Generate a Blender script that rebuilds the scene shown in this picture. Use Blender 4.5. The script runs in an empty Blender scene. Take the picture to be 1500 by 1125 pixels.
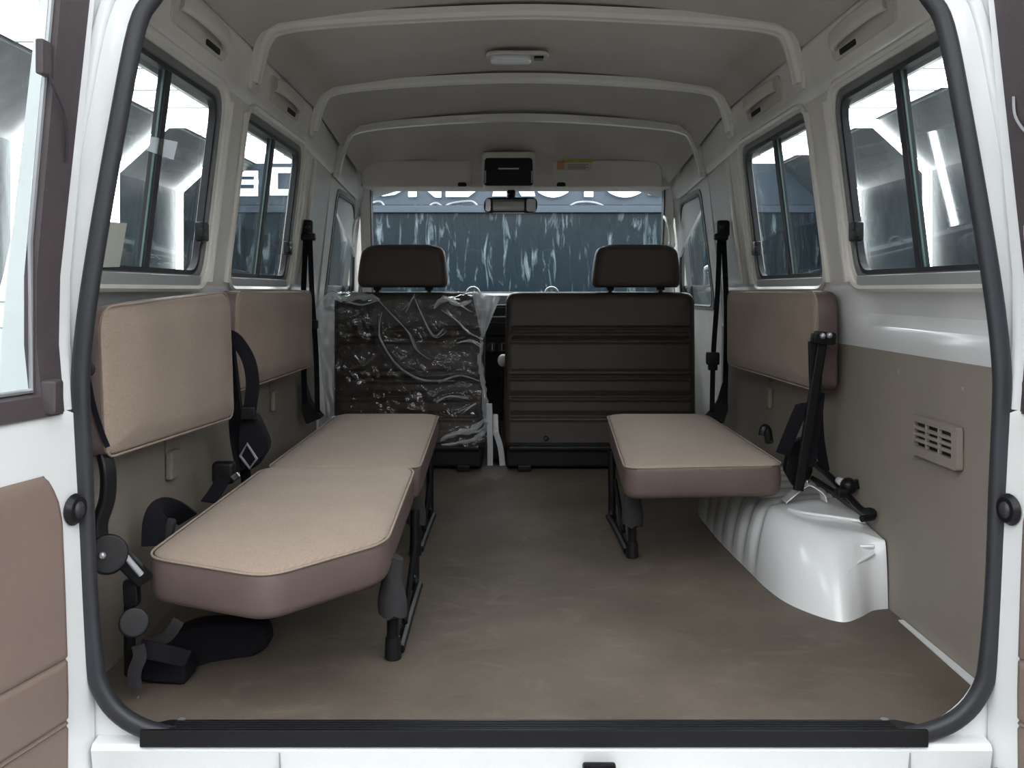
import bpy, bmesh, math, random
from mathutils import Vector, Matrix, Euler, noise
random.seed(7)
V = Vector
SC = bpy.context.scene
COL = SC.collection

# ------------------------------------------------------------------ camera
F, VX, VY = 1500.0, 740.0, 425.0        # focal length and vanishing point of the photograph
CAM = V((-.055, -1.6, .68))
cd = bpy.data.cameras.new('camera'); cam = bpy.data.objects.new('camera', cd); COL.objects.link(cam)
cam.location = CAM; cam.rotation_euler = (math.pi/2, 0, 0)
cd.sensor_width = 36; cd.lens = 36; cd.shift_x = (750-VX)/1500; cd.shift_y = -(562.5-VY)/1500
cd.clip_start = .05
SC.camera = cam

def W(px, py, d):
    "photo point at distance d -> place"
    return V((CAM.x+(px-VX)/F*d, CAM.y+d, CAM.z-(py-VY)/F*d))

# ------------------------------------------------------------------ materials
def nodes(name):
    m = bpy.data.materials.new(name); m.use_nodes = True
    nt = m.node_tree; b = nt.nodes['Principled BSDF']
    return m, nt, b
def lin(c):
    return tuple(((x/255)/12.92 if x/255 <= .04045 else ((x/255+.055)/1.055)**2.4) for x in c)
def N(nt, t, **k):
    n = nt.nodes.new(t)
    for a, v in k.items():
        if hasattr(n, a) and not a[0].isupper(): setattr(n, a, v)
        else: n.inputs[a.replace('_', ' ')].default_value = v
    return n
def mat(name, col, rough=.5, metal=0, coat=0, var=0, vscale=8, bump=0, bscale=60, spec=.5, stretch=None):
    m, nt, b = nodes(name)
    c = (*col, 1)
    b.inputs['Base Color'].default_value = c; b.inputs['Roughness'].default_value = rough
    b.inputs['Metallic'].default_value = metal; b.inputs['Coat Weight'].default_value = coat
    b.inputs['Coat Roughness'].default_value = .08; b.inputs['Specular IOR Level'].default_value = spec
    tc = N(nt, 'ShaderNodeTexCoord'); src = tc.outputs['Object']
    if stretch:
        mp = N(nt, 'ShaderNodeMapping'); mp.inputs['Scale'].default_value = stretch
        nt.links.new(src, mp.inputs[0]); src = mp.outputs[0]
    if var:
        n = N(nt, 'ShaderNodeTexNoise', Scale=vscale, Detail=6.0, Roughness=.6); nt.links.new(src, n.inputs['Vector'])
        r = N(nt, 'ShaderNodeValToRGB')
        r.color_ramp.elements[0].position = .3; r.color_ramp.elements[1].position = .7
        r.color_ramp.elements[0].color = (*[x*(1-var) for x in col], 1); r.color_ramp.elements[1].color = (*[min(1, x*(1+var)) for x in col], 1)
        nt.links.new(n.outputs['Fac'], r.inputs[0]); nt.links.new(r.outputs[0], b.inputs['Base Color'])
    if bump:
        n2 = N(nt, 'ShaderNodeTexNoise', Scale=bscale, Detail=3.0); nt.links.new(src, n2.inputs['Vector'])
        bp = N(nt, 'ShaderNodeBump', Strength=bump, Distance=.004); nt.links.new(n2.outputs['Fac'], bp.inputs['Height'])
        nt.links.new(bp.outputs[0], b.inputs['Normal'])
    return m
def fabric_mat(name, col):
    m, nt, b = nodes(name)
    b.inputs['Roughness'].default_value = .9; b.inputs['Specular IOR Level'].default_value = .2
    b.inputs['Sheen Weight'].default_value = .12
    tc = N(nt, 'ShaderNodeTexCoord')
    mp = N(nt, 'ShaderNodeMapping'); mp.inputs['Rotation'].default_value = (.5, .6, .78); nt.links.new(tc.outputs['Object'], mp.inputs[0])
    w = N(nt, 'ShaderNodeTexWave', Scale=150.0, Distortion=5.0, Detail=2.0); w.inputs['Detail Scale'].default_value = 30
    nt.links.new(mp.outputs[0], w.inputs['Vector'])
    n = N(nt, 'ShaderNodeTexNoise', Scale=260.0, Detail=3.0); nt.links.new(tc.outputs['Object'], n.inputs['Vector'])
    n3 = N(nt, 'ShaderNodeTexNoise', Scale=7.0, Detail=3.0); nt.links.new(tc.outputs['Object'], n3.inputs['Vector'])
    mx = N(nt, 'ShaderNodeMath', operation='MULTIPLY_ADD'); mx.inputs[1].default_value = .45
    nt.links.new(w.outputs['Fac'], mx.inputs[0]); nt.links.new(n.outputs['Fac'], mx.inputs[2])
    r = N(nt, 'ShaderNodeValToRGB')
    r.color_ramp.elements[0].position = .35; r.color_ramp.elements[1].position = 1
    r.color_ramp.elements[0].color = (*[x*.84 for x in col], 1); r.color_ramp.elements[1].color = (*[x*1.14 for x in col], 1)
    nt.links.new(mx.outputs[0], r.inputs[0])
    hs = N(nt, 'ShaderNodeHueSaturation'); nt.links.new(r.outputs[0], hs.inputs['Color'])
    ma = N(nt, 'ShaderNodeMath', operation='MULTIPLY_ADD'); ma.inputs[1].default_value = .3; ma.inputs[2].default_value = .85
    nt.links.new(n3.outputs['Fac'], ma.inputs[0]); nt.links.new(ma.outputs[0], hs.inputs['Value'])
    nt.links.new(hs.outputs[0], b.inputs['Base Color'])
    bp = N(nt, 'ShaderNodeBump', Strength=.25, Distance=.002); nt.links.new(mx.outputs[0], bp.inputs['Height']); nt.links.new(bp.outputs[0], b.inputs['Normal'])
    return m
def fresnel(nt, ior):
    fr = N(nt, 'ShaderNodeFresnel'); ge = N(nt, 'ShaderNodeNewGeometry')
    ma = N(nt, 'ShaderNodeMath', operation='MULTIPLY_ADD'); ma.inputs[1].default_value = 1/ior-ior; ma.inputs[2].default_value = ior
    nt.links.new(ge.outputs['Backfacing'], ma.inputs[0]); nt.links.new(ma.outputs[0], fr.inputs['IOR'])
    return fr
def glass_mat(name, tint, refl=1.0, dust=.012, dcol=(.5, .55, .55)):
    m, nt, b = nodes(name); nt.nodes.remove(b); out = nt.nodes['Material Output']
    t = N(nt, 'ShaderNodeBsdfTransparent'); t.inputs[0].default_value = (*tint, 1)
    g = N(nt, 'ShaderNodeBsdfGlossy'); g.inputs['Roughness'].default_value = .02
    fr = fresnel(nt, 1.4)
    mu = N(nt, 'ShaderNodeMath', operation='MULTIPLY'); mu.inputs[1].default_value = refl; nt.links.new(fr.outputs[0], mu.inputs[0])
    mx = N(nt, 'ShaderNodeMixShader'); nt.links.new(mu.outputs[0], mx.inputs[0]); nt.links.new(t.outputs[0], mx.inputs[1]); nt.links.new(g.outputs[0], mx.inputs[2])
    d = N(nt, 'ShaderNodeBsdfDiffuse'); d.inputs[0].default_value = (*dcol, 1)
    tc = N(nt, 'ShaderNodeTexCoord'); mp = N(nt, 'ShaderNodeMapping'); mp.inputs['Scale'].default_value = (9, 9, 3); nt.links.new(tc.outputs['Object'], mp.inputs[0])
    n = N(nt, 'ShaderNodeTexNoise', Scale=1.5, Detail=6.0, Distortion=1.2); nt.links.new(mp.outputs[0], n.inputs['Vector'])
    r = N(nt, 'ShaderNodeValToRGB'); r.color_ramp.elements[0].position = .45; r.color_ramp.elements[1].position = .85
    r.color_ramp.elements[0].color = (dust*.3,)*3+(1,); r.color_ramp.elements[1].color = (min(1, dust*3),)*3+(1,)
    nt.links.new(n.outputs['Fac'], r.inputs[0])
    m2 = N(nt, 'ShaderNodeMixShader'); nt.links.new(r.outputs[0], m2.inputs[0]); nt.links.new(mx.outputs[0], m2.inputs[1]); nt.links.new(d.outputs[0], m2.inputs[2])
    nt.links.new(m2.outputs[0], out.inputs[0])
    return m
def emit_mat(name, col, s):
    m, nt, b = nodes(name)
    b.inputs['Base Color'].default_value = (*col, 1); b.inputs['Emission Color'].default_value = (*col, 1); b.inputs['Emission Strength'].default_value = s
    return m
def film_mat(name, haze, rough, refl=1.0):
    m, nt, b = nodes(name); nt.nodes.remove(b); out = nt.nodes['Material Output']
    t = N(nt, 'ShaderNodeBsdfTransparent'); t.inputs[0].default_value = (.93, .94, .95, 1)
    g = N(nt, 'ShaderNodeBsdfGlossy'); g.inputs['Roughness'].default_value = rough; g.inputs[0].default_value = (1, 1, 1, 1)
    d = N(nt, 'ShaderNodeBsdfDiffuse'); d.inputs[0].default_value = (.88, .9, .92, 1)
    tl = N(nt, 'ShaderNodeBsdfTranslucent'); tl.inputs[0].default_value = (.75, .78, .8, 1)
    ad = N(nt, 'ShaderNodeMixShader'); ad.inputs[0].default_value = .5; nt.links.new(d.outputs[0], ad.inputs[1]); nt.links.new(tl.outputs[0], ad.inputs[2])
    fr = fresnel(nt, 1.5)
    tc = N(nt, 'ShaderNodeTexCoord')
    n = N(nt, 'ShaderNodeTexNoise', Scale=22.0, Detail=2.0, Distortion=1.0); nt.links.new(tc.outputs['Object'], n.inputs['Vector'])
    bp = N(nt, 'ShaderNodeBump', Strength=.45, Distance=.02); nt.links.new(n.outputs['Fac'], bp.inputs['Height'])
    nt.links.new(bp.outputs[0], fr.inputs['Normal']); nt.links.new(bp.outputs[0], g.inputs['Normal'])
    mr = N(nt, 'ShaderNodeMath', operation='MULTIPLY', use_clamp=True); mr.inputs[1].default_value = refl; nt.links.new(fr.outputs[0], mr.inputs[0])
    mx = N(nt, 'ShaderNodeMixShader'); nt.links.new(mr.outputs[0], mx.inputs[0]); nt.links.new(t.outputs[0], mx.inputs[1]); nt.links.new(g.outputs[0], mx.inputs[2])
    m2 = N(nt, 'ShaderNodeMixShader'); m2.inputs[0].default_value = haze; nt.links.new(mx.outputs[0], m2.inputs[1]); nt.links.new(ad.outputs[0], m2.inputs[2])
    nt.links.new(m2.outputs[0], out.inputs[0])
    return m
def reflection_streak_mat(name, base, streak, scale, lo, hi, rough=.25):
    m, nt, b = nodes(name)
    tc = N(nt, 'ShaderNodeTexCoord'); mp = N(nt, 'ShaderNodeMapping'); mp.inputs['Scale'].default_value = scale; nt.links.new(tc.outputs['Object'], mp.inputs[0])
    n = N(nt, 'ShaderNodeTexNoise', Scale=1.0, Detail=7.0, Roughness=.6, Distortion=.8); nt.links.new(mp.outputs[0], n.inputs['Vector'])
    r = N(nt, 'ShaderNodeValToRGB'); e = r.color_ramp.elements
    e[0].position = lo; e[1].position = hi; e[0].color = (*base, 1); e[1].color = (*streak, 1)  # pale streak colour paints in the reflections of a glossy wall
    nt.links.new(n.outputs['Fac'], r.inputs[0]); nt.links.new(r.outputs[0], b.inputs['Base Color'])
    b.inputs['Roughness'].default_value = rough; b.inputs['Specular IOR Level'].default_value = .15
    bp = N(nt, 'ShaderNodeBump', Strength=.3, Distance=.05); nt.links.new(n.outputs['Fac'], bp.inputs['Height']); nt.links.new(bp.outputs[0], b.inputs['Normal'])
    return m
def floor_mat(name, col):
    m, nt, b = nodes(name)
    b.inputs['Roughness'].default_value = .6; b.inputs['Specular IOR Level'].default_value = .2
    tc = N(nt, 'ShaderNodeTexCoord')
    n = N(nt, 'ShaderNodeTexNoise', Scale=3.0, Detail=7.0, Roughness=.65); nt.links.new(tc.outputs['Object'], n.inputs['Vector'])
    r = N(nt, 'ShaderNodeValToRGB'); e = r.color_ramp.elements
    e[0].position = .3; e[1].position = .72; e[0].color = (*[x*.72 for x in col], 1); e[1].color = (*[x*1.22 for x in col], 1)
    nt.links.new(n.outputs['Fac'], r.inputs[0])
    mp = N(nt, 'ShaderNodeMapping'); mp.inputs['Scale'].default_value = (2.2, 2.9, 1); mp.inputs['Rotation'].default_value = (0, 0, .6); nt.links.new(tc.outputs['Object'], mp.inputs[0])
    n2 = N(nt, 'ShaderNodeTexNoise', Scale=2.6, Detail=9.0, Roughness=.7, Distortion=1.6); nt.links.new(mp.outputs[0], n2.inputs['Vector'])
    r2 = N(nt, 'ShaderNodeValToRGB'); r2.color_ramp.elements[0].position = .54; r2.color_ramp.elements[1].position = .76
    r2.color_ramp.elements[0].color = (0, 0, 0, 1); r2.color_ramp.elements[1].color = (.26, .26, .26, 1)
    nt.links.new(n2.outputs['Fac'], r2.inputs[0])
    mx = N(nt, 'ShaderNodeMix', data_type='RGBA'); nt.links.new(r2.outputs[0], mx.inputs[0]); nt.links.new(r.outputs[0], mx.inputs[6]); mx.inputs[7].default_value = (*[min(1, x*2.6) for x in col], 1)
    nt.links.new(mx.outputs[2], b.inputs['Base Color'])
    n3 = N(nt, 'ShaderNodeTexNoise', Scale=220.0, Detail=2.0); nt.links.new(tc.outputs['Object'], n3.inputs['Vector'])
    bp = N(nt, 'ShaderNodeBump', Strength=.25, Distance=.002); nt.links.new(n3.outputs['Fac'], bp.inputs['Height']); nt.links.new(bp.outputs[0], b.inputs['Normal'])
    return m

M = dict(
    white=mat('white_paint', (.83, .85, .855), .25, coat=.6, var=.03, vscale=3),
    pillar=mat('pale_grey_paint', (.76, .74, .69), .35, coat=.25, var=.06, vscale=5),
    liner=mat('headliner_cloth', (.54, .505, .465), .9, spec=.15, var=.06, vscale=4, bump=.15, bscale=200),
    visor=mat('visor_vinyl', (.60, .565, .52), .7, spec=.25, bump=.1, bscale=200),
    floor=floor_mat('floor_vinyl', (.122, .1, .08)),
    panel=mat('wall_panel_board', (.27, .238, .205), .55, spec=.3, var=.07, vscale=3, bump=.12, bscale=160),
    doorvinyl=mat('door_vinyl', (.21, .158, .132), .55, spec=.3, var=.04, bump=.12, bscale=180),
    fabric=fabric_mat('seat_fabric', (.315, .245, .196)),
    band=mat('seat_side_vinyl', (.115, .082, .076), .5, spec=.35, var=.08, vscale=12, bump=.3, bscale=30),
    seat=mat('dark_seat_vinyl', (.044, .033, .027), .45, spec=.4, var=.08, bump=.1, bscale=150),
    head=mat('headrest_vinyl', (.07, .055, .047), .5, spec=.35, var=.06, bump=.1, bscale=150),
    blackp=mat('black_plastic', (.008, .008, .0095), .4, spec=.3, var=.1, bump=.05),
    blackm=mat('black_metal', (.006, .006, .007), .4, spec=.25, var=.1),
    web=mat('belt_webbing', (.010, .010, .014), .8, spec=.15, bump=.3, bscale=300),
    sleeve=mat('leg_sleeve_cloth', (.026, .025, .028), .85, var=.15, vscale=40, bump=.6, bscale=60),
    rubber=mat('seal_rubber', (.024, .025, .031), .5, var=.1, bump=.1),
    brownrub=mat('window_rubber', (.058, .046, .05), .6, var=.12, vscale=20, bump=.2),
    gasket=mat('window_gasket', (.16, .165, .165), .45, var=.08),
    glassedge=mat('glass_edge', (.12, .2, .19), .25),
    alu=mat('window_sill_metal', (.42, .43, .43), .4, metal=.3),
    chrome=mat('chrome', (.8, .8, .8), .15, metal=1),
    mirror=mat('mirror_glass', (.75, .78, .78), .03, metal=1),
    steel=mat('grey_steel', (.45, .46, .48), .35, metal=.7),
    glass=glass_mat('window_glass', (.92, .955, .955), .8, .012),
    dglass=glass_mat('door_glass', (.93, .96, .96), .6, .02),
    wind=glass_mat('windscreen_glass', (.88, .93, .95), .4, .004),
    film=film_mat('clear_film', .004, .05, 1.3),
    filmc=film_mat('crease_glint_film', .42, .06, 5.0),  # white haze and raised gloss paint bright glints into the creases
    filmh=film_mat('bunched_film', .42, .10, 3.5), patch=film_mat('patch_film', .4, .2),  # bunched film: hazier doubled layers, with highlights painted in as extra haze
    led=emit_mat('led_tube', (1, 1, 1), 22),
    ledceil=emit_mat('led_ceiling', (.96, .98, 1), 4.5),
    sign=emit_mat('sign_white', (.93, .97, 1), 2.2),
    gwall=reflection_streak_mat('dark_gloss_wall', (.009, .013, .016), (.07, .095, .105), (1.3, .9, .8), .45, .8, .38),
    gslope=mat('slope_panel', (.07, .076, .08), .45, var=.35, vscale=2, stretch=(1, 3, 3)),
    curtain=reflection_streak_mat('dark_blue_curtain', (.007, .016, .023), (.30, .37, .41), (8.5, 1.0, 1.5), .56, .80, .25),
    beamb=mat('dark_blue_beam', (.03, .05, .075), .4),
    gfloor=mat('workshop_floor', (.28, .28, .275), .35, var=.1),
    board=mat('white_board', (.8, .82, .82), .5, var=.03),
    seam=mat('grey_seam', (.3, .31, .31), .6),
    paper=mat('pale_paper', (.58, .6, .54), .7, var=.05),
    yellow=mat('label_yellow', (.42, .36, .05), .5), labelw=mat('label_white', (.5, .48, .46), .5), orange=mat('label_orange', (.5, .24, .14), .5), ink=mat('label_ink', (.12, .12, .14), .6),
    hole=mat('hollow_shade', (.008, .008, .008), .8), backwall=mat('workshop_rear_wall', (.16, .165, .17), .7, var=.04),  # the near-black colour stands in for the shade inside hollows
    lamp=mat('lamp_lens', (.6, .62, .62), .2, coat=.5),
)

# ------------------------------------------------------------------ shape helpers
def sharpen(b, deg=38):
    lim = math.radians(deg)
    for f in b.faces: f.smooth = True
    for e in b.edges:
        if len(e.link_faces) == 2 and e.calc_face_angle(0) > lim: e.smooth = False
def catmull(p, n=6, closed=False):
    p = [V(x) for x in p]; L = len(p); out = []
    for i in range(L if closed else L-1):
        if closed: a, b, c, d = p[i-1], p[i], p[(i+1) % L], p[(i+2) % L]
        else: a, b, c, d = p[max(i-1, 0)], p[i], p[i+1], p[min(i+2, L-1)]
        for k in range(n):
            t = k/n
            out.append(.5*((2*b)+(c-a)*t+(2*a-5*b+4*c-d)*t*t+(3*b-a-3*c+d)*t**3))
    if not closed: out.append(p[-1])
    return out
def p_box(c, s, bev=0, seg=2, rot=None):
    b = bmesh.new(); bmesh.ops.create_cube(b, size=1)
    bmesh.ops.scale(b, vec=V(s), verts=b.verts)
    if bev: bmesh.ops.bevel(b, geom=b.edges[:], offset=bev, segments=seg, affect='EDGES', profile=.5)
    if rot: bmesh.ops.rotate(b, matrix=Euler(rot).to_matrix(), verts=b.verts)
    bmesh.ops.translate(b, vec=V(c), verts=b.verts)
    return b
def p_loft(rings, cap=True, closed=True):
    b = bmesh.new(); vs = [[b.verts.new(p) for p in r] for r in rings]
    n = len(rings[0])
    for i in range(len(rings)-1):
        for j in range(n if closed else n-1):
            k = (j+1) % n
            b.faces.new((vs[i][j], vs[i][k], vs[i+1][k], vs[i+1][j]))
    if cap and closed:
        b.faces.new(vs[0][::-1]); b.faces.new(vs[-1])
    bmesh.ops.recalc_face_normals(b, faces=b.faces[:])
    return b
def frames(pts, up=None, closed=False):
    L = len(pts); T = []
    for i in range(L):
        a = pts[i-1] if (i or closed) else pts[0]; c = pts[(i+1) % L] if (i < L-1 or closed) else pts[-1]
        T.append((c-a).normalized())
    out = []
    if up is None:
        h = V((0, 0, 1)) if abs(T[0].z) < .9 else V((0, 1, 0))
        n = (h-T[0]*h.dot(T[0])).normalized()
        for t in T:
            n = (n-t*n.dot(t)).normalized(); out.append((t.cross(n), n))
    else:
        for t in T:
            s = t.cross(V(up)).normalized(); out.append((s, s.cross(t)))
    return out
def p_sweep(pts, prof, up=None, closed=False):
    pts = [V(p) for p in pts]; fr = frames(pts, up, closed)
    rings = [[p+s*a+n*c for a, c in prof] for p, (s, n) in zip(pts, fr)]
    if closed: rings.append(rings[0]); b = p_loft(rings, cap=False); bmesh.ops.remove_doubles(b, verts=b.verts, dist=1e-5); return b
    return p_loft(rings)
def circ(r, n=10): return [(r*math.cos(2*math.pi*i/n), r*math.sin(2*math.pi*i/n)) for i in range(n)]
def rrect(w, h, r, n=3):
    o = []
    for sx, sy, a0 in ((1, 1, 0), (-1, 1, 90), (-1, -1, 180), (1, -1, 270)):
        for k in range(n+1):
            a = math.radians(a0+90*k/n); o.append((sx*(w/2-r)+r*math.cos(a), sy*(h/2-r)+r*math.sin(a)))
    return o
def p_tube(pts, r, n=10, sm=0, closed=False):
    if sm: pts = catmull(pts, sm, closed)
    return p_sweep(pts, circ(r, n), None, closed)
def p_strap(pts, w, t=.003, up=(1, 0, 0), sm=6):
    if sm: pts = catmull(pts, sm)
    return p_sweep(pts, [(-w/2, -t/2), (w/2, -t/2), (w/2, t/2), (-w/2, t/2)], up)
def p_cyl(a, c, r, r2=None, n=24, bev=0):
    a, c = V(a), V(c); ax = (c-a).normalized()
    r2 = r if r2 is None else r2
    if not bev: return p_sweep2([a, c], [r, r2], n)
    return p_sweep2([a, a+ax*bev*.3, a+ax*bev, c-ax*bev, c-ax*bev*.3, c], [r-bev, r-bev*.3, r, r2, r2-bev*.3, r2-bev], n)
def p_sweep2(pts, rs, n=20):
    pts = [V(p) for p in pts]; fr = frames(pts)
    return p_loft([[p+s*a+m*c for a, c in circ(r, n)] for p, r, (s, m) in zip(pts, rs, fr)])
def p_ball(c, r, sc=(1, 1, 1), n=12):
    b = bmesh.new(); bmesh.ops.create_uvsphere(b, u_segments=n*2, v_segments=n, radius=r)
    bmesh.ops.scale(b, vec=V(sc), verts=b.verts); bmesh.ops.translate(b, vec=V(c), verts=b.verts); return b
def fillet(pts, r, seg=4):
    pts = [V(p) for p in pts]; out = []; L = len(pts)
    rr = r if isinstance(r, (list, tuple)) else [r]*L
    for i in range(L):
        p, a, c = pts[i], pts[i-1], pts[(i+1) % L]
        if rr[i] <= 0: out.append(p); continue
        d1, d2 = (a-p), (c-p); k = min(rr[i], d1.length*.48, d2.length*.48)
        s, e = p+d1.normalized()*k, p+d2.normalized()*k
        for j in range(seg+1):
            t = j/seg; out.append(s*(1-t)**2+p*2*t*(1-t)+e*t*t)
    return out
def p_prism(poly, vec, bev=0, seg=2):
    b = bmesh.new(); vs = [b.verts.new(p) for p in poly]; f = b.faces.new(vs)
    r = bmesh.ops.extrude_face_region(b, geom=[f]); bmesh.ops.translate(b, vec=V(vec), verts=[v for v in r['geom'] if isinstance(v, bmesh.types.BMVert)])
    bmesh.ops.recalc_face_normals(b, faces=b.faces[:])
    if bev:
        big = sorted(b.faces, key=lambda f: len(f.verts))[-2:]
        es = set(e for f in big for e in f.edges)
        bmesh.ops.bevel(b, geom=list(es), offset=bev, segments=seg, affect='EDGES', profile=.5, clamp_overlap=True)
    return b
def p_pad(poly, vec, bev, puff, seg=4):
    "padded cushion: outline poly on its upholstered face, thickness vec"
    poly = [V(p) for p in poly]; n = -V(vec).normalized(); c = sum(poly, V((0, 0, 0)))/len(poly); L = len(poly)
    pn = V((0, 0, 0))
    for i in range(L): pn += (poly[i]-c).cross(poly[(i+1) % L]-c)
    pn.normalize()
    def inset(d):
        out = []
        for i, p in enumerate(poly):
            t = (poly[(i+1) % L]-poly[i-1]).normalized(); q = pn.cross(t)
            out.append(p+q*d)
        return out
    th = V(vec).length; rg = []
    for k in range(seg+1):
        a = math.pi/2*k/seg; rg.append([p-n*(th-bev*(1-math.sin(a))) for p in inset(bev*(1-math.sin(a)))][:] if k else [p-n*th for p in inset(bev)])
    rg = [[p-n*(th-bev+bev*math.cos(math.pi/2*k/seg)) for p in inset(bev*(1-math.sin(math.pi/2*k/seg)))] for k in range(seg+1)]
    rg.append([p-n*th*.5+(p-c).normalized()*.003 for p in poly])
    for k in range(seg+1):
        a = math.pi/2*k/seg; rg.append([p-n*(bev-bev*math.sin(a)) for p in inset(bev*(1-math.cos(a)))])
    top = inset(bev)
    for f, h in ((.10, .5), (.25, .8), (.5, .95), (.8, 1)):
        rg.append([p.lerp(c, f)+n*puff*h for p in top])
    return p_loft(rg)
def p_plate(outer, holes, fn, thick):
    b = bmesh.new(); es = []
    for loop in [outer]+holes:
        vs = [b.verts.new((p[0], p[1], 0)) for p in loop]
        es += [b.edges.new((vs[i], vs[(i+1) % len(vs)])) for i in range(len(vs))]
    bmesh.ops.triangle_fill(b, use_beauty=True, use_dissolve=False, edges=es, normal=(0, 0, 1))
    for v in b.verts: v.co = fn(v.co.x, v.co.y)
    r = bmesh.ops.extrude_face_region(b, geom=b.faces[:]); bmesh.ops.translate(b, vec=V(thick), verts=[v for v in r['geom'] if isinstance(v, bmesh.types.BMVert)])
    bmesh.ops.recalc_face_normals(b, faces=b.faces[:])
    return b
def p_grid(fn, nu, nv):
    b = bmesh.new(); vs = [[b.verts.new(fn(i/nu, j/nv)) for j in range(nv+1)] for i in range(nu+1)]
    for i in range(nu):
        for j in range(nv): b.faces.new((vs[i][j], vs[i+1][j], vs[i+1][j+1], vs[i][j+1]))
    return b

class G:
    def __init__(s): s.bm = bmesh.new(); s.mats = []
    def add(s, b, m, deg=38, sel=None):
        "sel: (function of face, other material) for faces that carry another material"
        sharpen(b, deg)
        for x in (m,)+((sel[1],) if sel else ()):
            if x not in s.mats: s.mats.append(x)
        b.normal_update()
        for f in b.faces: f.material_index = s.mats.index(sel[1] if sel and sel[0](f) else m)
        me = bpy.data.meshes.new('t'); b.to_mesh(me); b.free(); s.bm.from_mesh(me); bpy.data.meshes.remove(me)
        return s
def one(b, m, deg=38): return G().add(b, m, deg)
def base_of(o):
    p = V((0, 0, 0))
    while o: p += o.location; o = o.parent
    return p
def build(name, g, parent=None, label=None):
    bm = g.bm
    if parent: off = base_of(parent)
    else:
        xs = [v.co for v in bm.verts]; lo = V([min(c[i] for c in xs) for i in range(3)]); hi = V([max(c[i] for c in xs) for i in range(3)])
        off = V(((lo.x+hi.x)/2, (lo.y+hi.y)/2, lo.z))
    bmesh.ops.translate(bm, vec=-off, verts=bm.verts)
    me = bpy.data.meshes.new(name)
    bm.to_mesh(me); bm.free()
    for m in g.mats: me.materials.append(M[m])
    o = bpy.data.objects.new(name, me); COL.objects.link(o)
    wn = o.modifiers.new('weighted_normal', 'WEIGHTED_NORMAL'); wn.keep_sharp = True; wn.weight = 60
    if parent: o.parent = parent
    else: o.location = off
    if label: o['label'] = label
    return o
def tag(o, label, cat, group=None, kind=None):
    o['label'] = label; o['category'] = cat
    if group: o['group'] = group
    if kind: o['kind'] = kind
    return o
def thing(name, loc, label, cat, group=None, kind=None):
    o = bpy.data.objects.new(name, None); COL.objects.link(o); o.location = V(loc); o.empty_display_size = .05
    return tag(o, label, cat, group, kind)
def solid(name, g, label, cat, group=None, kind=None): return tag(build(name, g), label, cat, group, kind)

def interp(tab, t):
    for (a, x), (b, y) in zip(tab, tab[1:]):
        if t <= b: return x+(y-x)*max(0, (t-a))/(b-a)
    return tab[-1][1]

# ================================================================== THE VAN BODY
PROF = [(0, .768), (.54, .776), (.69, .768), (1.16, .712), (1.29, .69)]
def wx(z): return interp(PROF, z)
Y0, Y1 = .0, 3.32

# floor
fl = p_box((0, 1.6, -.015), (1.53, 3.2, .03))
solid('floor', one(fl, 'floor'), 'worn brown vinyl floor of the cargo bay with pale scuffs', 'floor', kind='structure')

# headliner
SEC = [(-.03, .69, 1.29, 1.35, 1.408), (1.0, .69, 1.29, 1.35, 1.408), (1.8, .683, 1.28, 1.347, 1.404), (2.32, .672, 1.215, 1.305, 1.366), (2.62, .668, 1.18, 1.25, 1.30), (2.8, .665, 1.16, 1.20, 1.235), (2.97, .665, 1.135, 1.15, 1.16)]
rings = []
for y, xe, ze, zc, zm in SEC:
    half = [(xe, ze), (xe-.022, ze+(zc-ze)*.6), (xe-.065, zc)]+[(xe-.065-(xe-.065)*k/6, zc+(zm-zc)*math.sin(k/6*math.pi/2)) for k in range(1, 7)]
    rings.append([V((x, y, z)) for x, z in half]+[V((-x, y, z)) for x, z in half[-2::-1]])
hl = p_loft(rings, closed=False)
bmesh.ops.subdivide_edges(hl, edges=hl.edges[:], cuts=1, use_grid_fill=True)
for f in hl.faces[:]: f.normal_flip()
ex = bmesh.ops.extrude_face_region(hl, geom=hl.faces[:]); bmesh.ops.translate(hl, vec=(0, 0, .03), verts=[v for v in ex['geom'] if isinstance(v, bmesh.types.BMVert)])
bmesh.ops.recalc_face_normals(hl, faces=hl.faces[:])
solid('ceiling', one(hl, 'liner'), 'grey brown cloth headliner over the whole interior', 'ceiling', kind='structure')

ro = p_loft([[V((x*k, y, z-dz)) for x, z in ((-.775, 1.12), (-.76, 1.3), (-.70, 1.40), (-.5, 1.45), (0, 1.475), (.5, 1.45), (.70, 1.40), (.76, 1.3), (.775, 1.12))]+[V((x*k, y, z-dz)) for x, z in ((.765, 1.12), (.745, 1.29), (.69, 1.385), (.5, 1.438), (0, 1.462), (-.5, 1.438), (-.69, 1.385), (-.745, 1.29), (-.765, 1.12))] for y, dz, k in ((.02, 0, 1), (1.9, 0, 1), (2.5, .07, .985), (2.95, .23, .97), (3.05, .29, .96))])
solid('ceiling_outer', one(ro, 'white'), 'white painted roof skin above the headliner', 'roof', kind='structure')

def rr2(u0, u1, v0, v1, r, seg=5): return [(p.x, p.y) for p in fillet([V((u0, v0, 0)), V((u1, v0, 0)), V((u1, v1, 0)), V((u0, v1, 0))], r, seg)]
WIN = [(.10, .815), (1.025, 1.755)]                  # side windows: rear one, middle one
WZ = (.70, 1.145)
FRONTWIN = [(2.44, .60), (3.2, .60), (3.22, .68), (2.93, 1.085), (2.46, 1.085)]
def frontloop(d=0):
    c = V((2.82, .83, 0)); pts = []
    for p in FRONTWIN:
        q = V((p[0], p[1], 0)); pts.append(q+(q-c).normalized()*d)
    return [(p.x, p.y) for p in fillet(pts, .05, 4)]

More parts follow.
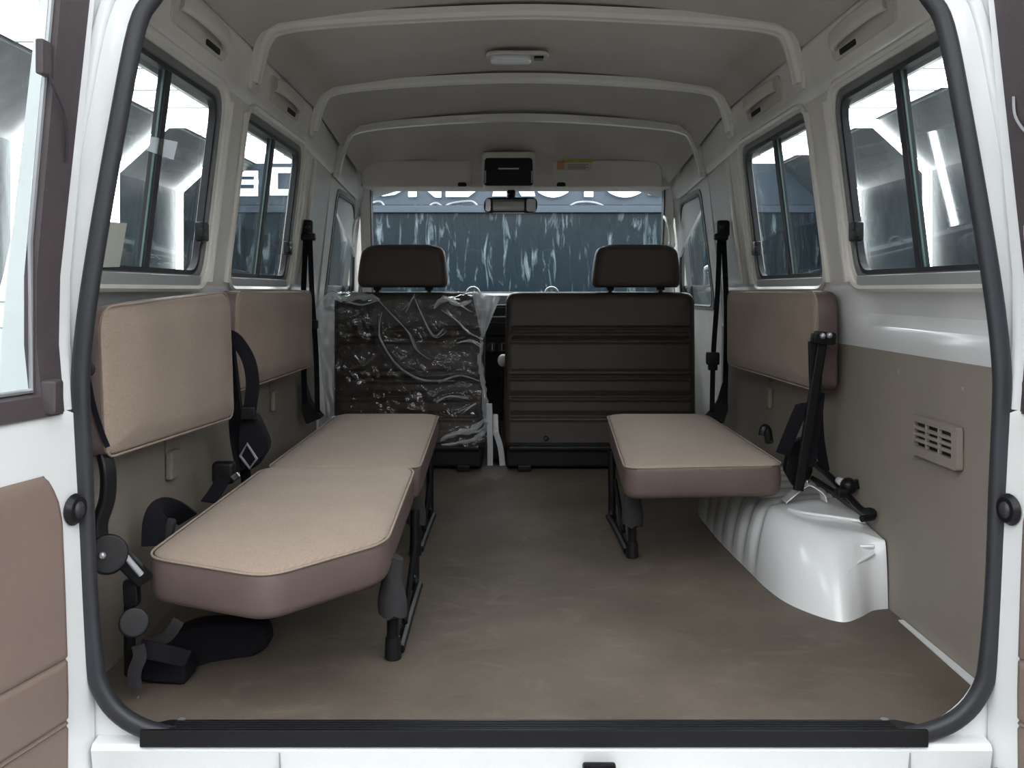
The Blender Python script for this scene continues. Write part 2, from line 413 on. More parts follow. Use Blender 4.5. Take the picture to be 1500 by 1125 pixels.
def side_wall(sg, name):
    f = lambda y, z: V((sg*wx(z), y, z))
    g = G(); T = (sg*.035, 0, 0)
    holes = [rr2(a, b, *WZ, .065) for a, b in WIN]
    g.add(p_plate([(Y0, .69), (2.3, .69), (2.3, 1.16), (Y0, 1.16)], holes, f, T), 'pillar')
    g.add(p_plate([(2.3, .54), (Y1, .54), (Y1, 1.16), (2.3, 1.16)], [frontloop()], f, T), 'pillar')
    # belt below the windows with its pressed swage
    zs = [.54, .555, .585, .600, .612, .626, .655, .675, .69]
    dx = [0, 0, .003, .008, .022, .030, .022, .008, 0]
    ys = [Y0, .3, .6, .70, .74, .78, .84, .95, 1.2, 2.3]
    fade = [1, 1, 1, 1, .85, .5, 0, 0, 0, 0]
    g.add(p_loft([[V((sg*(wx(z)+d*k), y, z)) for z, d in zip(zs, dx)] for y, k in zip(ys, fade)], closed=False), 'white', 25)
    g.add(p_loft([[V((sg*x, y, z)) for x, z in ((.80, -.3), (.82, .1), (.83, .45), (.825, .66), (.79, .70), (.78, .70), (.81, .64), (.815, .45), (.805, .1), (.79, -.3))] for y in (.02, 1.0, 2.3, Y1)]), 'white')
    # roof rail
    rl = [(1.155, .713), (1.165, .705), (1.18, .702), (1.275, .688), (1.30, .695)]
    g.add(p_loft([[V((sg*x, y, z-(0 if y < 1.7 else (y-1.7)*.06))) for z, x in rl] for y in (Y0, 1.0, 1.7, 2.3, 2.95)], closed=False), 'pillar')
    # inner pressed flanges of the pillars between windows
    for (ya, yb) in ((.845, .995), (1.79, 1.93)):
        pts = [V((sg*(wx(z)-.004), 0, z)) for z in (.70, .85, 1.0, 1.13)]
        for yy in (ya, yb):
            g.add(p_tube([V((p.x, yy, p.z)) for p in pts], .009, 8), 'pillar')
    for (ya, yb) in WIN:
        lp = rr2(ya-.018, yb+.018, WZ[0]-.016, WZ[1]+.016, .075)
        g.add(p_tube([f(a, c)-V((sg*.002, 0, 0)) for a, c in lp], .008, 6, closed=True), 'pillar')
    o = solid(name, g, '%s body side in pale painted metal, with window openings and roof rail' % ('left' if sg < 0 else 'right'), 'wall', kind='structure')
    # lower lining board
    b = p_loft([[V((sg*(wx(z)-.004), y, z)) for z in (0, .2, .4, .548)]+[V((sg*(wx(z)+.01), y, z)) for z in (.548, .4, .2, 0)] for y in (.03, .6, .88, 1.2, 1.9, 2.26)])
    g = one(b, 'panel')
    build('lining_board', g, o)
    g = G()
    for (y, z) in ((.25, .50), (.55, .505), (.8, .51), (.55, .20), (.13, .07)):
        g.add(p_ball((sg*(wx(z)-.004), y, z), .006, (.5, 1, 1), 6), 'panel')
    build('panel_clip', g, o)
    b = p_loft([[V((sg*(wx(z)-.003), y, z)) for z in (0, .2, .4, .548)]+[V((sg*(wx(z)+.01), y, z)) for z in (.535, .4, .2, 0)] for y in (2.31, 2.8, 3.3)])
    g = one(b, 'pillar'); build('front_door_lining', g, o)
    return o
side_wall(-1, 'wall_left'); side_wall(1, 'wall_right')
# dashboard bulkhead below the windscreen
solid('wall_front', one(p_box((0, 3.36, .3), (1.5, .04, .66), .01), 'blackp'), 'dark bulkhead in front of the dashboard', 'wall', kind='structure')

# roof bows
def bow(name, y, pts, label, w=.05):
    pts = [V((x, y, z)) for x, z in pts]; full = pts+[V((-p.x, p.y, p.z)) for p in pts[-2::-1]]
    prof = [(-w/2, .012), (-w/2, -.004), (-w*.36, -.014), (-w*.1, -.016), (0, -.010), (w*.1, -.016), (w*.36, -.014), (w/2, -.004), (w/2, .012)]
    b = p_sweep(catmull(full, 7), [(a, c) for a, c in prof], (0, -1, 0))
    # sweep's first axis is along the arch normal here, so rebuild explicitly
    b.free()
    cp = catmull(full, 7); rg = []
    for i, p in enumerate(cp):
        t = (cp[min(i+1, len(cp)-1)]-cp[max(i-1, 0)]).normalized(); n = V((-t.z, 0, t.x))
        if n.dot(V((0, 0, 1))) < 0 and abs(t.x) > .3: n = -n
        inward = V((-p.x, 0, .5-p.z)).normalized()
        if n.dot(inward) > 0: n = -n
        rg.append([p+V((0, a, 0))+n*c for a, c in prof])
    o = solid(name, one(p_loft(rg), 'pillar', 30), label, 'roof bow', 'roof bows', 'structure')
    g = G()
    for s in (1, -1):
        g.add(p_box((s*(pts[0].x+.002), y, pts[0].z+.005), (.012, w*1.25, .05), .004), 'pillar')
        g.add(p_ball((s*(abs(pts[0].x)-.006), y, pts[0].z+.002), .006, n=6), 'steel')
    build('foot_plate', g, o)
bow('trim_1', 1.0, [(.692, 1.205), (.683, 1.25), (.664, 1.315), (.628, 1.346), (.5, 1.363), (.25, 1.378), (0, 1.386)], 'pale painted roof bow nearest the rear doors', .06)
bow('trim_2', 1.79, [(.69, 1.205), (.68, 1.25), (.658, 1.312), (.62, 1.341), (.5, 1.358), (.25, 1.375), (0, 1.382)], 'pale painted roof bow in front of the dome lamp', .05)
bow('trim_3', 2.32, [(.70, 1.13), (.687, 1.19), (.66, 1.262), (.62, 1.293), (.5, 1.312), (.25, 1.332), (0, 1.34)], 'pale painted roof bow just above the front headrests', .05)

solid('trim_8', one(p_prism([V((.742, .02, .001)), V((.762, .02, .001)), V((.762, .50, .001)), V((.752, .50, .001))], (0, 0, .003)), 'white'), 'thin white strip of body showing along the right edge of the floor', 'trim', kind='structure')

# ------------------------------------------------------------------ side windows
def side_window(idx, sg, ya, yb, where):
    f = lambda y, z, d=0: V((sg*(wx(z)+d), y, z))
    o = thing('window_%d' % idx, (sg*wx(.7), (ya+yb)/2, .7), 'sliding side window with two glass panes in black rubber, %s' % where, 'window', kind='structure')
    zi, zo = WZ
    g = G()
    ring = lambda e, r: rr2(ya+e, yb-e, zi+e, zo-e, r)
    g.add(p_plate(ring(-.004, .068), [ring(.016, .052)], lambda y, z: f(y, z, .004), (sg*.018, 0, 0)), 'gasket')
    build('frame', g, o)
    build('rubber_gasket', one(p_plate(ring(.014, .054), [ring(.026, .044)], lambda y, z: f(y, z, .010), (sg*.016, 0, 0)), 'rubber'), o)
    ym = ya+(yb-ya)*.50
    for (a, c, d) in ((ya+.02, ym+.012, .024), (ym-.012, yb-.02, .018)):
        build('pane', one(p_plate(rr2(a, c, zi+.02, zo-.02, .04), [], lambda y, z: f(y, z, d), (sg*.004, 0, 0)), 'glass'), o)
    build('divider', one(p_loft([[f(ym-.014, z, .012), f(ym+.014, z, .012), f(ym+.014, z, .03), f(ym-.014, z, .03)] for z in (zi+.02, zo-.02)]), 'rubber'), o)
    build('glass_edge_strip', one(p_loft([[f(ym-.019, z, .016), f(ym-.014, z, .016), f(ym-.014, z, .02), f(ym-.019, z, .02)] for z in (zi+.02, zo-.02)]), 'glassedge'), o)
    build('sill_strip', one(p_loft([[f(y, zi-.022, -.004), f(y, zi+.012, -.002), f(y, zi+.016, .012), f(y, zi-.02, .012)] for y in (ya+.03, yb-.03)]), 'alu'), o)
    lz = .815
    l = build('latch', one(p_box(f(yb-.045, lz, .004), (.022, .05, .045), .006), 'blackp'), o)
    build('latch_tab', one(p_box(f(yb-.07, lz-.005, -.006), (.012, .03, .02), .004), 'blackp'), l)
side_window(1, -1, *WIN[0], 'left side nearest the rear door'); side_window(2, -1, *WIN[1], 'left side behind the driver seat')
side_window(3, 1, *WIN[0], 'right side nearest the rear door'); side_window(4, 1, *WIN[1], 'right side above the folded backrest')

# front door windows, windscreen
for idx, sg, wh in ((5, -1, 'left'), (6, 1, 'right')):
    f = lambda y, z, d=0: V((sg*(wx(z)+d), y, z))
    o = thing('window_%d' % idx, (sg*.75, 2.8, .6), 'front door window on the %s beside the front seat' % wh, 'window', kind='structure')
    build('frame', one(p_plate(frontloop(.002), [frontloop(-.03)], lambda y, z: f(y, z, -.004), (sg*.02, 0, 0)), 'gasket'), o)
    build('rubber_gasket', one(p_tube([f(a, c, 0) for a, c in frontloop(-.028)], .006, 6, closed=True), 'rubber'), o)
    build('pane', one(p_plate(frontloop(-.02), [], lambda y, z: f(y, z, .02), (sg*.004, 0, 0)), 'glass'), o)
    build('vent_bar', one(p_loft([[f(2.98, z, 0), f(3.0, z, 0), f(3.0, z, .02), f(2.98, z, .02)] for z in (.60, 1.0)]), 'gasket'), o)
def WS(u, v): return V((u*(.715-.02*v), 3.34-.37*v+.03*(1-u*u), .66+.50*v))
o = thing('window_7', (0, 3.3, .66), 'wide windscreen at the front of the cab', 'window', kind='structure')
ws = p_grid(lambda a, c: WS(-1+2*a, c), 16, 8); bmesh.ops.solidify(ws, geom=ws.faces[:], thickness=.005)
build('pane', one(ws, 'wind'), o)
edge = [WS(-1+2*k/12, 0) for k in range(13)]+[WS(1, k/6) for k in range(1, 7)]+[WS(1-2*k/12, 1) for k in range(1, 13)]+[WS(-1, 1-k/6) for k in range(1, 6)]
build('rubber_gasket', one(p_tube(edge, .012, 8, closed=True), 'rubber'), o)
for sg, wh in ((-1, 'left'), (1, 'right')):
    g = one(p_prism([V((sg*.735, 3.355, .56)), V((sg*.735, 3.30, .56)), V((sg*.70, 2.93, 1.17)), V((sg*.695, 2.965, 1.17))], (-sg*.045, 0, 0), .01), 'pillar')
    o = solid('trim_%d' % (4 if sg < 0 else 5), g, 'painted %s windscreen pillar sloping up to the roof' % wh, 'pillar', kind='structure')
    build('dark_edge_cover', one(p_prism([V((sg*.690, 3.357, .56)), V((sg*.690, 3.298, .56)), V((sg*.655, 2.928, 1.17)), V((sg*.650, 2.967, 1.17))], (-sg*.004, 0, 0)), 'rubber'), o)  # dark strip added to cover the brightly lit inner face of the pillar
    h = thing('grab_handle', W(516 if sg < 0 else 983, 366, 4.62), 'upright pale grab handle on the %s windscreen pillar' % wh, 'grab handle', 'windscreen pillar grab handles')
    px = 517 if sg < 0 else 981
    pts = [W(px-sg*6, 318, 4.62), W(px-sg*1, 326, 4.57), W(px+sg*3, 345, 4.57), W(px+sg*3, 358, 4.6)]
    build('grip', one(p_sweep(catmull(pts, 6), rrect(.026, .02, .008)), 'pillar'), h)
    build('end_cap', one(p_ball(pts[-1], .017, (1, .8, 1.2), 8), 'lamp'), h)

# rear frame around the door opening
OPEN = [(.46, -.012), (.545, -.011), (.61, .004), (.655, .033), (.682, .075), (.691, .12), (.70, .227), (.706, .386), (.711, .50), (.711, .56), (.702, .65), (.682, .78), (.652, .95), (.625, 1.083), (.60, 1.13), (.56, 1.175), (.49, 1.21), (.3, 1.232), (0, 1.24)]
loop = [V((x, 0, z)) for x, z in OPEN]; loop = loop+[V((-p.x, 0, p.z)) for p in loop[-2::-1]]
cl = catmull(loop, 4, closed=True)
cl = [V((p.x, 0, max(p.z, -.012))) for p in cl]
def grow(d):
    out = []; L = len(cl)
    for i, p in enumerate(cl):
        t = (cl[(i+1) % L]-cl[i-1]); n = V((t.z, 0, -t.x)).normalized(); out.append(p+n*d)
    return out
outer = [(p.x, p.y) for p in fillet([V((-.83, -.55, 0)), V((.83, -.55, 0)), V((.83, .6, 0)), V((.74, 1.40, 0)), V((-.74, 1.40, 0)), V((-.83, .6, 0))], [.02, .02, .1, .12, .12, .1], 6)]
g = one(p_plate(outer, [[(p.x, p.z) for p in grow(.006)]], lambda x, z: V((x, -.03, z)), (0, .045, 0)), 'white')
# raised jamb rib and the stepped sill below the opening
rib = grow(.05)
rib = [p for p in rib if p.z > .62]
for s in (1, -1):
    side = sorted([p for p in rib if p.x*s > .55 and p.z < 1.2], key=lambda p: p.z)
    g.add(p_sweep([V((p.x, -.03, p.z)) for p in side], rrect(.02, .016, .006)), 'white')
g.add(p_prism([V((-.68, y, z)) for y, z in ((-.028, -.002), (-.052, -.006), (-.058, -.014), (-.050, -.05), (-.036, -.10), (-.028, -.10))], (1.36, 0, 0), .002), 'white')
g.add(p_box((0, -.07, -.20), (1.34, .09, .17), .02, 3), 'white')
wr = solid('wall_rear', g, 'white painted body frame around the rear door opening', 'wall', kind='structure')
g = G()
for x in (-.395, .555): g.add(p_box((x, -.0545, -.032), (.0015, .008, .03)), 'seam')
build('panel_seam', g, wr)
# black rubber seal
sp = [V((p.x, -.043, p.z)) for p in grow(-.011)]
sl = solid('door_seal', one(p_sweep(sp, [(a, c) for a, c in rrect(.026, .024, .009)], (0, 1, 0), closed=True), 'rubber'), 'black rubber seal running all round the rear door opening', 'door seal')
# sill plate
t = thing('sill_plate', (0, -.03, -.03), 'long black ribbed plastic sill plate across the rear opening', 'sill plate')
xa, xb = -.605, .582
g = one(p_prism(fillet([V((xa, -.055, .015)), V((xb, -.055, .015)), V((xb, -.02, .011)), V((xb-.025, .006, .007)), V((xa+.025, .006, .007)), V((xa, -.02, .011))], .004, 2), (0, 0, -.012), .002), 'blackp')
g.add(p_box(((xa+xb)/2, -.057, .005), (xb-xa, .008, .026), .002), 'blackp')
build('top_plate', g, t)
for k in range(4): build('rib', one(p_box(((xa+xb)/2, -.046+.011*k, .0145-.0012*k), (xb-xa-.08, .004, .004), .001), 'blackp'), t)
for x in (xa+.045, xb-.045): build('screw', one(p_cyl((x, -.002, .006), (x, -.002, .011), .006, n=12), 'steel'), t)
t = thing('door_striker', W(878, 1125, 1.53), 'small black door striker below the sill plate', 'door striker')
c = W(878, 1124, 1.53)
build('base_plate', one(p_box(c+V((0, .004, -.01)), (.05, .012, .03), .004), 'blackm'), t)
build('striker_loop', one(p_tube([c+V((-.018, 0, -.005)), c+V((-.016, -.022, .0)), c+V((.016, -.022, .0)), c+V((.018, 0, -.005))], .005, 8, 4), 'blackm'), t)

# ------------------------------------------------------------------ rear doors
EDGE = [(-.35, .68), (.1, .683), (.3, .692), (.5, .703), (.58, .713), (.7, .713), (1.1, .678), (1.3, .66)]
SA, CA = math.sin(math.radians(13)), math.cos(math.radians(13))
def door(sg, name, where):
    def P(s, z, d=0): return V((sg*(interp(EDGE, z)+s*SA+d*CA), -.035-s*CA+d*SA, z))
    o = thing(name, P(.3, -.3), 'white rear door swung open on the %s, brown vinyl lining below its window' % where, 'door', kind='structure')
    S1 = .74
    zs = [-.32, -.1, .1, .3, .43, .475]
    # lower shell
    g = one(p_loft([[P(0, z), P(S1, z), P(S1, z, .05), P(0, z, .05)] for z in zs]+[[P(.02, .495, .0), P(S1, .495, .0), P(S1, .495, .05), P(.02, .495, .05)], [P(.045, .507, .01), P(S1, .507, .01), P(S1, .507, .05), P(.045, .507, .05)]]), 'white', 50)
    # upper frame around the glass
    up = [.5, .6, .7, .85, 1.0, 1.1, 1.28]
    g.add(p_loft([[P(.008, z, .002), P(.052, z, .006), P(.052, z, .045), P(.008, z, .045)] for z in up]), 'white', 50)
    g.add(p_loft([[P(S1-.06, z), P(S1, z), P(S1, z, .045), P(S1-.06, z, .045)] for z in up]), 'white', 50)
    g.add(p_loft([[P(s, 1.22), P(s, 1.28), P(s, 1.28, .045), P(s, 1.22, .045)] for s in (.008, S1)]), 'white', 50)
    build('door_shell', g, o)
    build('window_rubber', G().add(p_loft([[P(.030+.018*(1.1-z)/.6, z, -.006), P(.092, z, -.004), P(.098, z, .012), P(.030, z, .012)] for z in up[:-1]+[1.22]], cap=True), 'brownrub').add(
        p_loft([[P(s, .497, -.006), P(s, .527, -.004), P(s, .533, .012), P(s, .497, .012)] for s in (.05, S1-.06)]), 'brownrub').add(
        p_box(P(.075, .525, -.006), (.03, .03, .05), .006), 'brownrub'), o)
    build('glass_trim', one(p_tube([P(.099, z, .006) for z in (1.2, 1.0, .75, .535)]+[P(S1-.07, .535, .006)], .004, 6), 'steel'), o)
    build('pane', one(p_loft([[P(.094, z, .012), P(S1-.05, z, .012), P(S1-.05, z, .016), P(.094, z, .016)] for z in (.52, .7, .85, 1.0, 1.1, 1.22)]), 'dglass'), o)
    # vinyl lining
    pl = fillet([V((.066, -.3, 0)), V((S1-.06, -.3, 0)), V((S1-.06, .412, 0)), V((.085, .412, 0)), V((.068, .36, 0))], [.02, .02, .04, .03, .02], 4)
    b = bmesh.new()
    zz = [-.28, -.2, -.1, -.002, .040, .044, .048, .052, .056, .06, .09, .130, .137, .141, .145, .152, .25, .34, .37, .39, .405, .413]
    groove = {.044: .004, .048: 0, .052: .0045, .056: 0, .141: .005}
    rows = []
    for z in zz:
        st = .066-(z-.1)*.02 if z < .34 else .062+(z-.34)**2*6
        d = -.008+groove.get(z, 0)+(.006 if z > .41 else 0)
        rows.append([P(st, z, .0), P(st+.004, z, d*.8), P(st+.012, z, d), P(.3, z, d), P(S1-.07, z, d), P(S1-.06, z, 0)])
    build('lining', one(p_loft(rows, closed=False), 'doorvinyl', 60), o)
    # buffers
    for z in (.352, -.06) if sg > 0 else (.352,):
        c = P(.034, z, -.001); n = V((-sg*CA, -SA, 0))
        build('rubber_buffer', one(p_cyl(c, c+n*.012, .024, .020, 20, .003), 'blackp').add(p_ball(c+n*.01, .013, (.6, 1, 1), 8), 'rubber'), o)
    # heater wires on the window edge
    if sg > 0:
        for (z, d) in ((.935, .05), (.745, .06)):
            pts = [P(.055, z+.03, -.008), P(.06, z, -.012), P(.08, z-d*.55, -.012), P(.10, z-d*.7, -.01), P(.102, z-.01, -.008)]
            build('heater_wire', one(p_tube(pts, .0022, 6, 5), 'steel'), o)
            build('wire_clip', one(p_box(P(.103, z-.01, -.008), (.006, .01, .03), .002), 'steel'), o)
    else:
        c = P(.112, 1.01, 0)
        build('wire_terminal', one(p_box(c, (.012, .03, .05), .003), 'brownrub'), o)
        build('heater_wire', one(p_tube([P(.108, .99, -.006), P(.098, .965, -.012), P(.07, .93, -.012), P(.055, .87, -.01)], .002, 6, 5), 'rubber'), o)
door(-1, 'door_1', 'left'); door(1, 'door_2', 'right')

# ------------------------------------------------------------------ rail grab handles
def rail_handle(sg, y0, y1, label):
    zc = 1.232
    f = lambda y, z, d=0: V((sg*(interp([(1.165, .705), (1.18, .702), (1.275, .688), (1.3, .69)], z)-d), y, z))
    t = thing('assist_handle', f((y0+y1)/2, zc), label, 'grab handle', 'roof rail grab handles')
    h = .034
    lp = rr2(y0, y1, zc-h, zc+h, .03, 4)
    build('base_plate', one(p_plate(lp, [], lambda y, z: f(y, z, .0), (-sg*.006, 0, 0)), 'visor'), t)
    ym = (y0+y1)/2; L = (y1-y0)/2
    pts = [f(ym-L*.82, zc+.012, .006), f(ym-L*.6, zc+.008, .022), f(ym, zc+.004, .03), f(ym+L*.6, zc+.004, .022), f(ym+L*.82, zc+.002, .006)]
    build('grip', one(p_sweep(catmull(pts, 6), rrect(.022, .036, .010)), 'visor'), t)
    build('recess_shade', one(p_plate(rr2(ym+L*.15, ym+L*.7, zc-.029, zc-.016, .006, 3), [], lambda y, z: f(y, z, .0062), (-sg*.0015, 0, 0)), 'hole'), t)  # flat dark plate paints the shade of a finger recess
rail_handle(-1, .36, .74, 'pale grab handle on the left roof rail nearest the rear door')
rail_handle(-1, 1.17, 1.56, 'pale grab handle on the left roof rail over the middle window')
rail_handle(1, .36, .74, 'pale grab handle on the right roof rail nearest the rear door')
rail_handle(1, 1.17, 1.56, 'pale grab handle on the right roof rail over the middle window')

# dome lamp
t = thing('dome_lamp', (.0, 1.48, 1.395), 'oval dome lamp in the middle of the headliner', 'ceiling lamp')
c = V((-.018, 1.48, 1.392))
build('housing', one(p_prism(fillet([c+V((-.095, -.045, 0)), c+V((.095, -.045, 0)), c+V((.095, .045, 0)), c+V((-.095, .045, 0))], .04, 5), (0, 0, -.014), .006), 'visor'), t)
build('lens', one(p_prism(fillet([c+V((-.082, -.04, -.012)), c+V((.042, -.04, -.012)), c+V((.042, .032, -.012)), c+V((-.082, .032, -.012))], .025, 4), (0, 0, -.016), .006), 'lamp'), t)
build('switch', one(p_box(c+V((.064, -.012, -.016)), (.028, .04, .012), .003), 'blackp'), t)

# ------------------------------------------------------------------ cab fittings
def visor(x0, x1, sg, label, warn):
    D = 4.33
    z0, z1 = 274, 232
    t = thing('sun_visor', W((x0+x1)/2, 274, D), label, 'sun visor', 'sun visors')
    pts = [W(x0, z0, D), W(x1, z0, D), W(x1, z1+3, D), W(x0, z1+3, D)]
    o_ = pts[0] if sg < 0 else pts[1]
    rad = [.02, .015, .02, .13] if sg < 0 else [.015, .02, .13, .02]
    build('visor_pad', one(p_prism(fillet(pts, rad, 6), (0, .022, .006), .008, 3), 'visor'), t)
    cx = 677 if sg < 0 else 822
    build('clip_recess_shade', one(p_prism(fillet([W(cx-7, 273, D-.003), W(cx+7, 273, D-.003), W(cx+6, 267, D-.003), W(cx-6, 267, D-.003)], .01, 4), (0, .006, 0)), 'hole'), t)  # dark plate stands in for the shade of the clip recess
    if warn:
        l = build('warning_label', one(p_prism([W(815, 249, D-.002), W(867, 249, D-.002), W(867, 233, D-.002), W(815, 233, D-.002)], (0, .003, 0)), 'labelw'), t)
        build('yellow_strip', one(p_prism([W(823, 238, D-.003), W(868, 238, D-.003), W(868, 233, D-.003), W(823, 233, D-.003)], (0, .002, 0)), 'yellow'), l)
        build('orange_symbol', one(p_prism([W(816, 248, D-.003), W(827, 248, D-.003), W(827, 236, D-.003), W(816, 236, D-.003)], (0, .002, 0)), 'orange'), l)
        g = G()
        for k in range(4): g.add(p_prism([W(832, 241+2*k+.7, D-.003), W(862-4*(k % 2), 241+2*k+.7, D-.003), W(862-4*(k % 2), 241+2*k, D-.003), W(832, 241+2*k, D-.003)], (0, .002, 0)), 'ink')
        build('fine_print', g, l)
visor(530, 691, -1, 'plain grey sun visor above the plastic covered driver seat', False)
visor(810, 970, 1, 'grey sun visor with a yellow and white warning label', True)
# header trim between visors and glass
b = p_prism([V((-.69, 2.90, 1.133)), V((.68, 2.90, 1.133)), V((.68, 2.90, 1.20)), V((-.69, 2.90, 1.20))], (0, .10, -.012), .01)
solid('trim_6', one(b, 'visor'), 'grey header strip above the windscreen', 'trim', kind='structure')
# overhead box
t = thing('overhead_box', W(745, 272, 4.28), 'black faced overhead box between the sun visors', 'overhead console')
D = 4.25
build('housing', one(p_prism(fillet([W(706, 273, D), W(784, 273, D), W(784, 222, D), W(706, 222, D)], .02, 4), (0, .18, 0), .008), 'visor'), t)
build('black_face', one(p_prism(fillet([W(709, 272, D-.004), W(781, 272, D-.004), W(780, 231, D-.004), W(710, 231, D-.004)], .015, 4), (0, .02, 0), .004), 'blackm'), t)
build('slot', one(p_box(W(745, 247, D-.005), (.085, .004, .006), .001), 'steel'), t)
for px in (711, 779): build('side_trim', one(p_tube([W(px, 250, D-.006), W(px, 268, D-.006)], .003), 'steel'), t)
# inside mirror
t = thing('rear_view_mirror', W(748, 300, 4.38), 'chrome edged rear view mirror hanging below the overhead box', 'mirror')
D = 4.36
build('stem', one(p_tube([W(749, 281, D+.04), W(749, 285, D+.05), W(748, 296, D+.03)], .018, 10, 4), 'blackp'), t)
h = build('mirror_housing', one(p_prism(fillet([W(708, 312, D), W(787, 312, D), W(788, 289, D), W(709, 289, D)], .03, 5), (0, .03, 0), .008, 3), 'blackp'), t)
build('mirror_glass', one(p_prism(fillet([W(722, 309, D-.012), W(768, 309, D-.012), W(768, 292, D-.0055), W(722, 292, D-.0055)], .006, 3), (0, .006, 0)), 'mirror'), t)
build('chrome_end', one(p_prism(fillet([W(711, 310, D-.002), W(719, 310, D-.002), W(719, 291, D-.002), W(711, 291, D-.002)], .012, 3), (0, .006, 0), .002), 'chrome'), t)
build('chrome_end', one(p_prism(fillet([W(771, 310, D-.002), W(785, 310, D-.002), W(785, 291, D-.002), W(771, 291, D-.002)], .012, 3), (0, .006, 0), .002), 'steel'), t)
build('chrome_edge', one(p_tube([W(722, 312, D-.003), W(768, 312, D-.003)], .005), 'chrome'), t)

# dashboard
t = thing('dashboard', (0, 3.2, .3), 'black dashboard seen between the two front seats', 'dashboard')
pr = [(3.30, .28), (3.12, .28), (3.02, .40), (3.03, .60), (3.08, .655), (3.30, .665)]
build('dash_body', one(p_prism([V((-.72, y, z)) for y, z in pr], (1.44, 0, 0), .012, 3), 'blackp'), t)
r = build('radio', one(p_box(W(722, 482, 4.62), (.17, .03, .06), .004), 'blackm'), t)
for px in (712, 726, 738):
    build('knob', one(p_cyl(W(px+9, 508, 4.6), W(px+9, 508, 4.56), .022, .018, 16, .003), 'blackp').add(p_box(W(px+9, 508, 4.556), (.003, .004, .03)), 'steel'), t)
build('trim_line', one(p_box(W(722, 447, 4.64), (.2, .012, .006), .002), 'steel').add(p_box(W(722, 464, 4.63), (.2, .012, .006), .002), 'steel'), t)
for px in (693, 808):
    c = W(px, 428, 4.75)
    build('dash_loop', one(p_tube([c+V((-.032, 0, -.01)), c+V((-.02, 0, .014)), c+V((0, 0, .022)), c+V((.02, 0, .014)), c+V((.032, 0, -.01))], .006, 8, 5), 'lamp', 60), t, 'pale curved loop on the dashboard top')
t = thing('gear_lever', (W(736, 530, 4.4).x, W(736, 530, 4.4).y, .05), 'gear lever with a pale round knob between the front seats', 'gear lever')
build('lever', one(p_tube([W(736, 617, 4.4), W(737, 580, 4.42), W(737, 532, 4.4)], .008), 'blackm'), t)
build('knob', one(p_ball(W(737, 528, 4.4), .024, (1, 1, 1.15)), 'lamp'), t)
t = thing('cab_tunnel', (-.09, 2.9, 0), 'dark floor hump between the front seats', 'floor hump')
build('hump', one(p_box((-.097, 2.85, .052), (.05, .8, .104), .015, 3), 'blackp'), t)
# buckle stalks
for px, top, m, lab in ((717, 592, 'steel', 'blue grey belt buckle stalk beside the driver seat'), (726, 607, 'chrome', 'pale metal belt buckle stalk beside the passenger bench')):
    t = thing('belt_buckle', W(px, 690, 3.85), lab, 'belt buckle', 'belt buckles between the front seats')
    D = 3.76
    build('stalk', one(p_strap([W(px+1 if px < 720 else px+10, 682, D), W(px+1 if px < 720 else px+7, 655, D), W(px, top+25, D)], .02, .004, (0, 1, 0)), 'steel'), t)
    build('buckle_head', one(p_prism([W(px-5, top+28, D), W(px+5, top+28, D), W(px+4, top, D), W(px-5, top, D)], (0, .02, 0), .003), m), t)

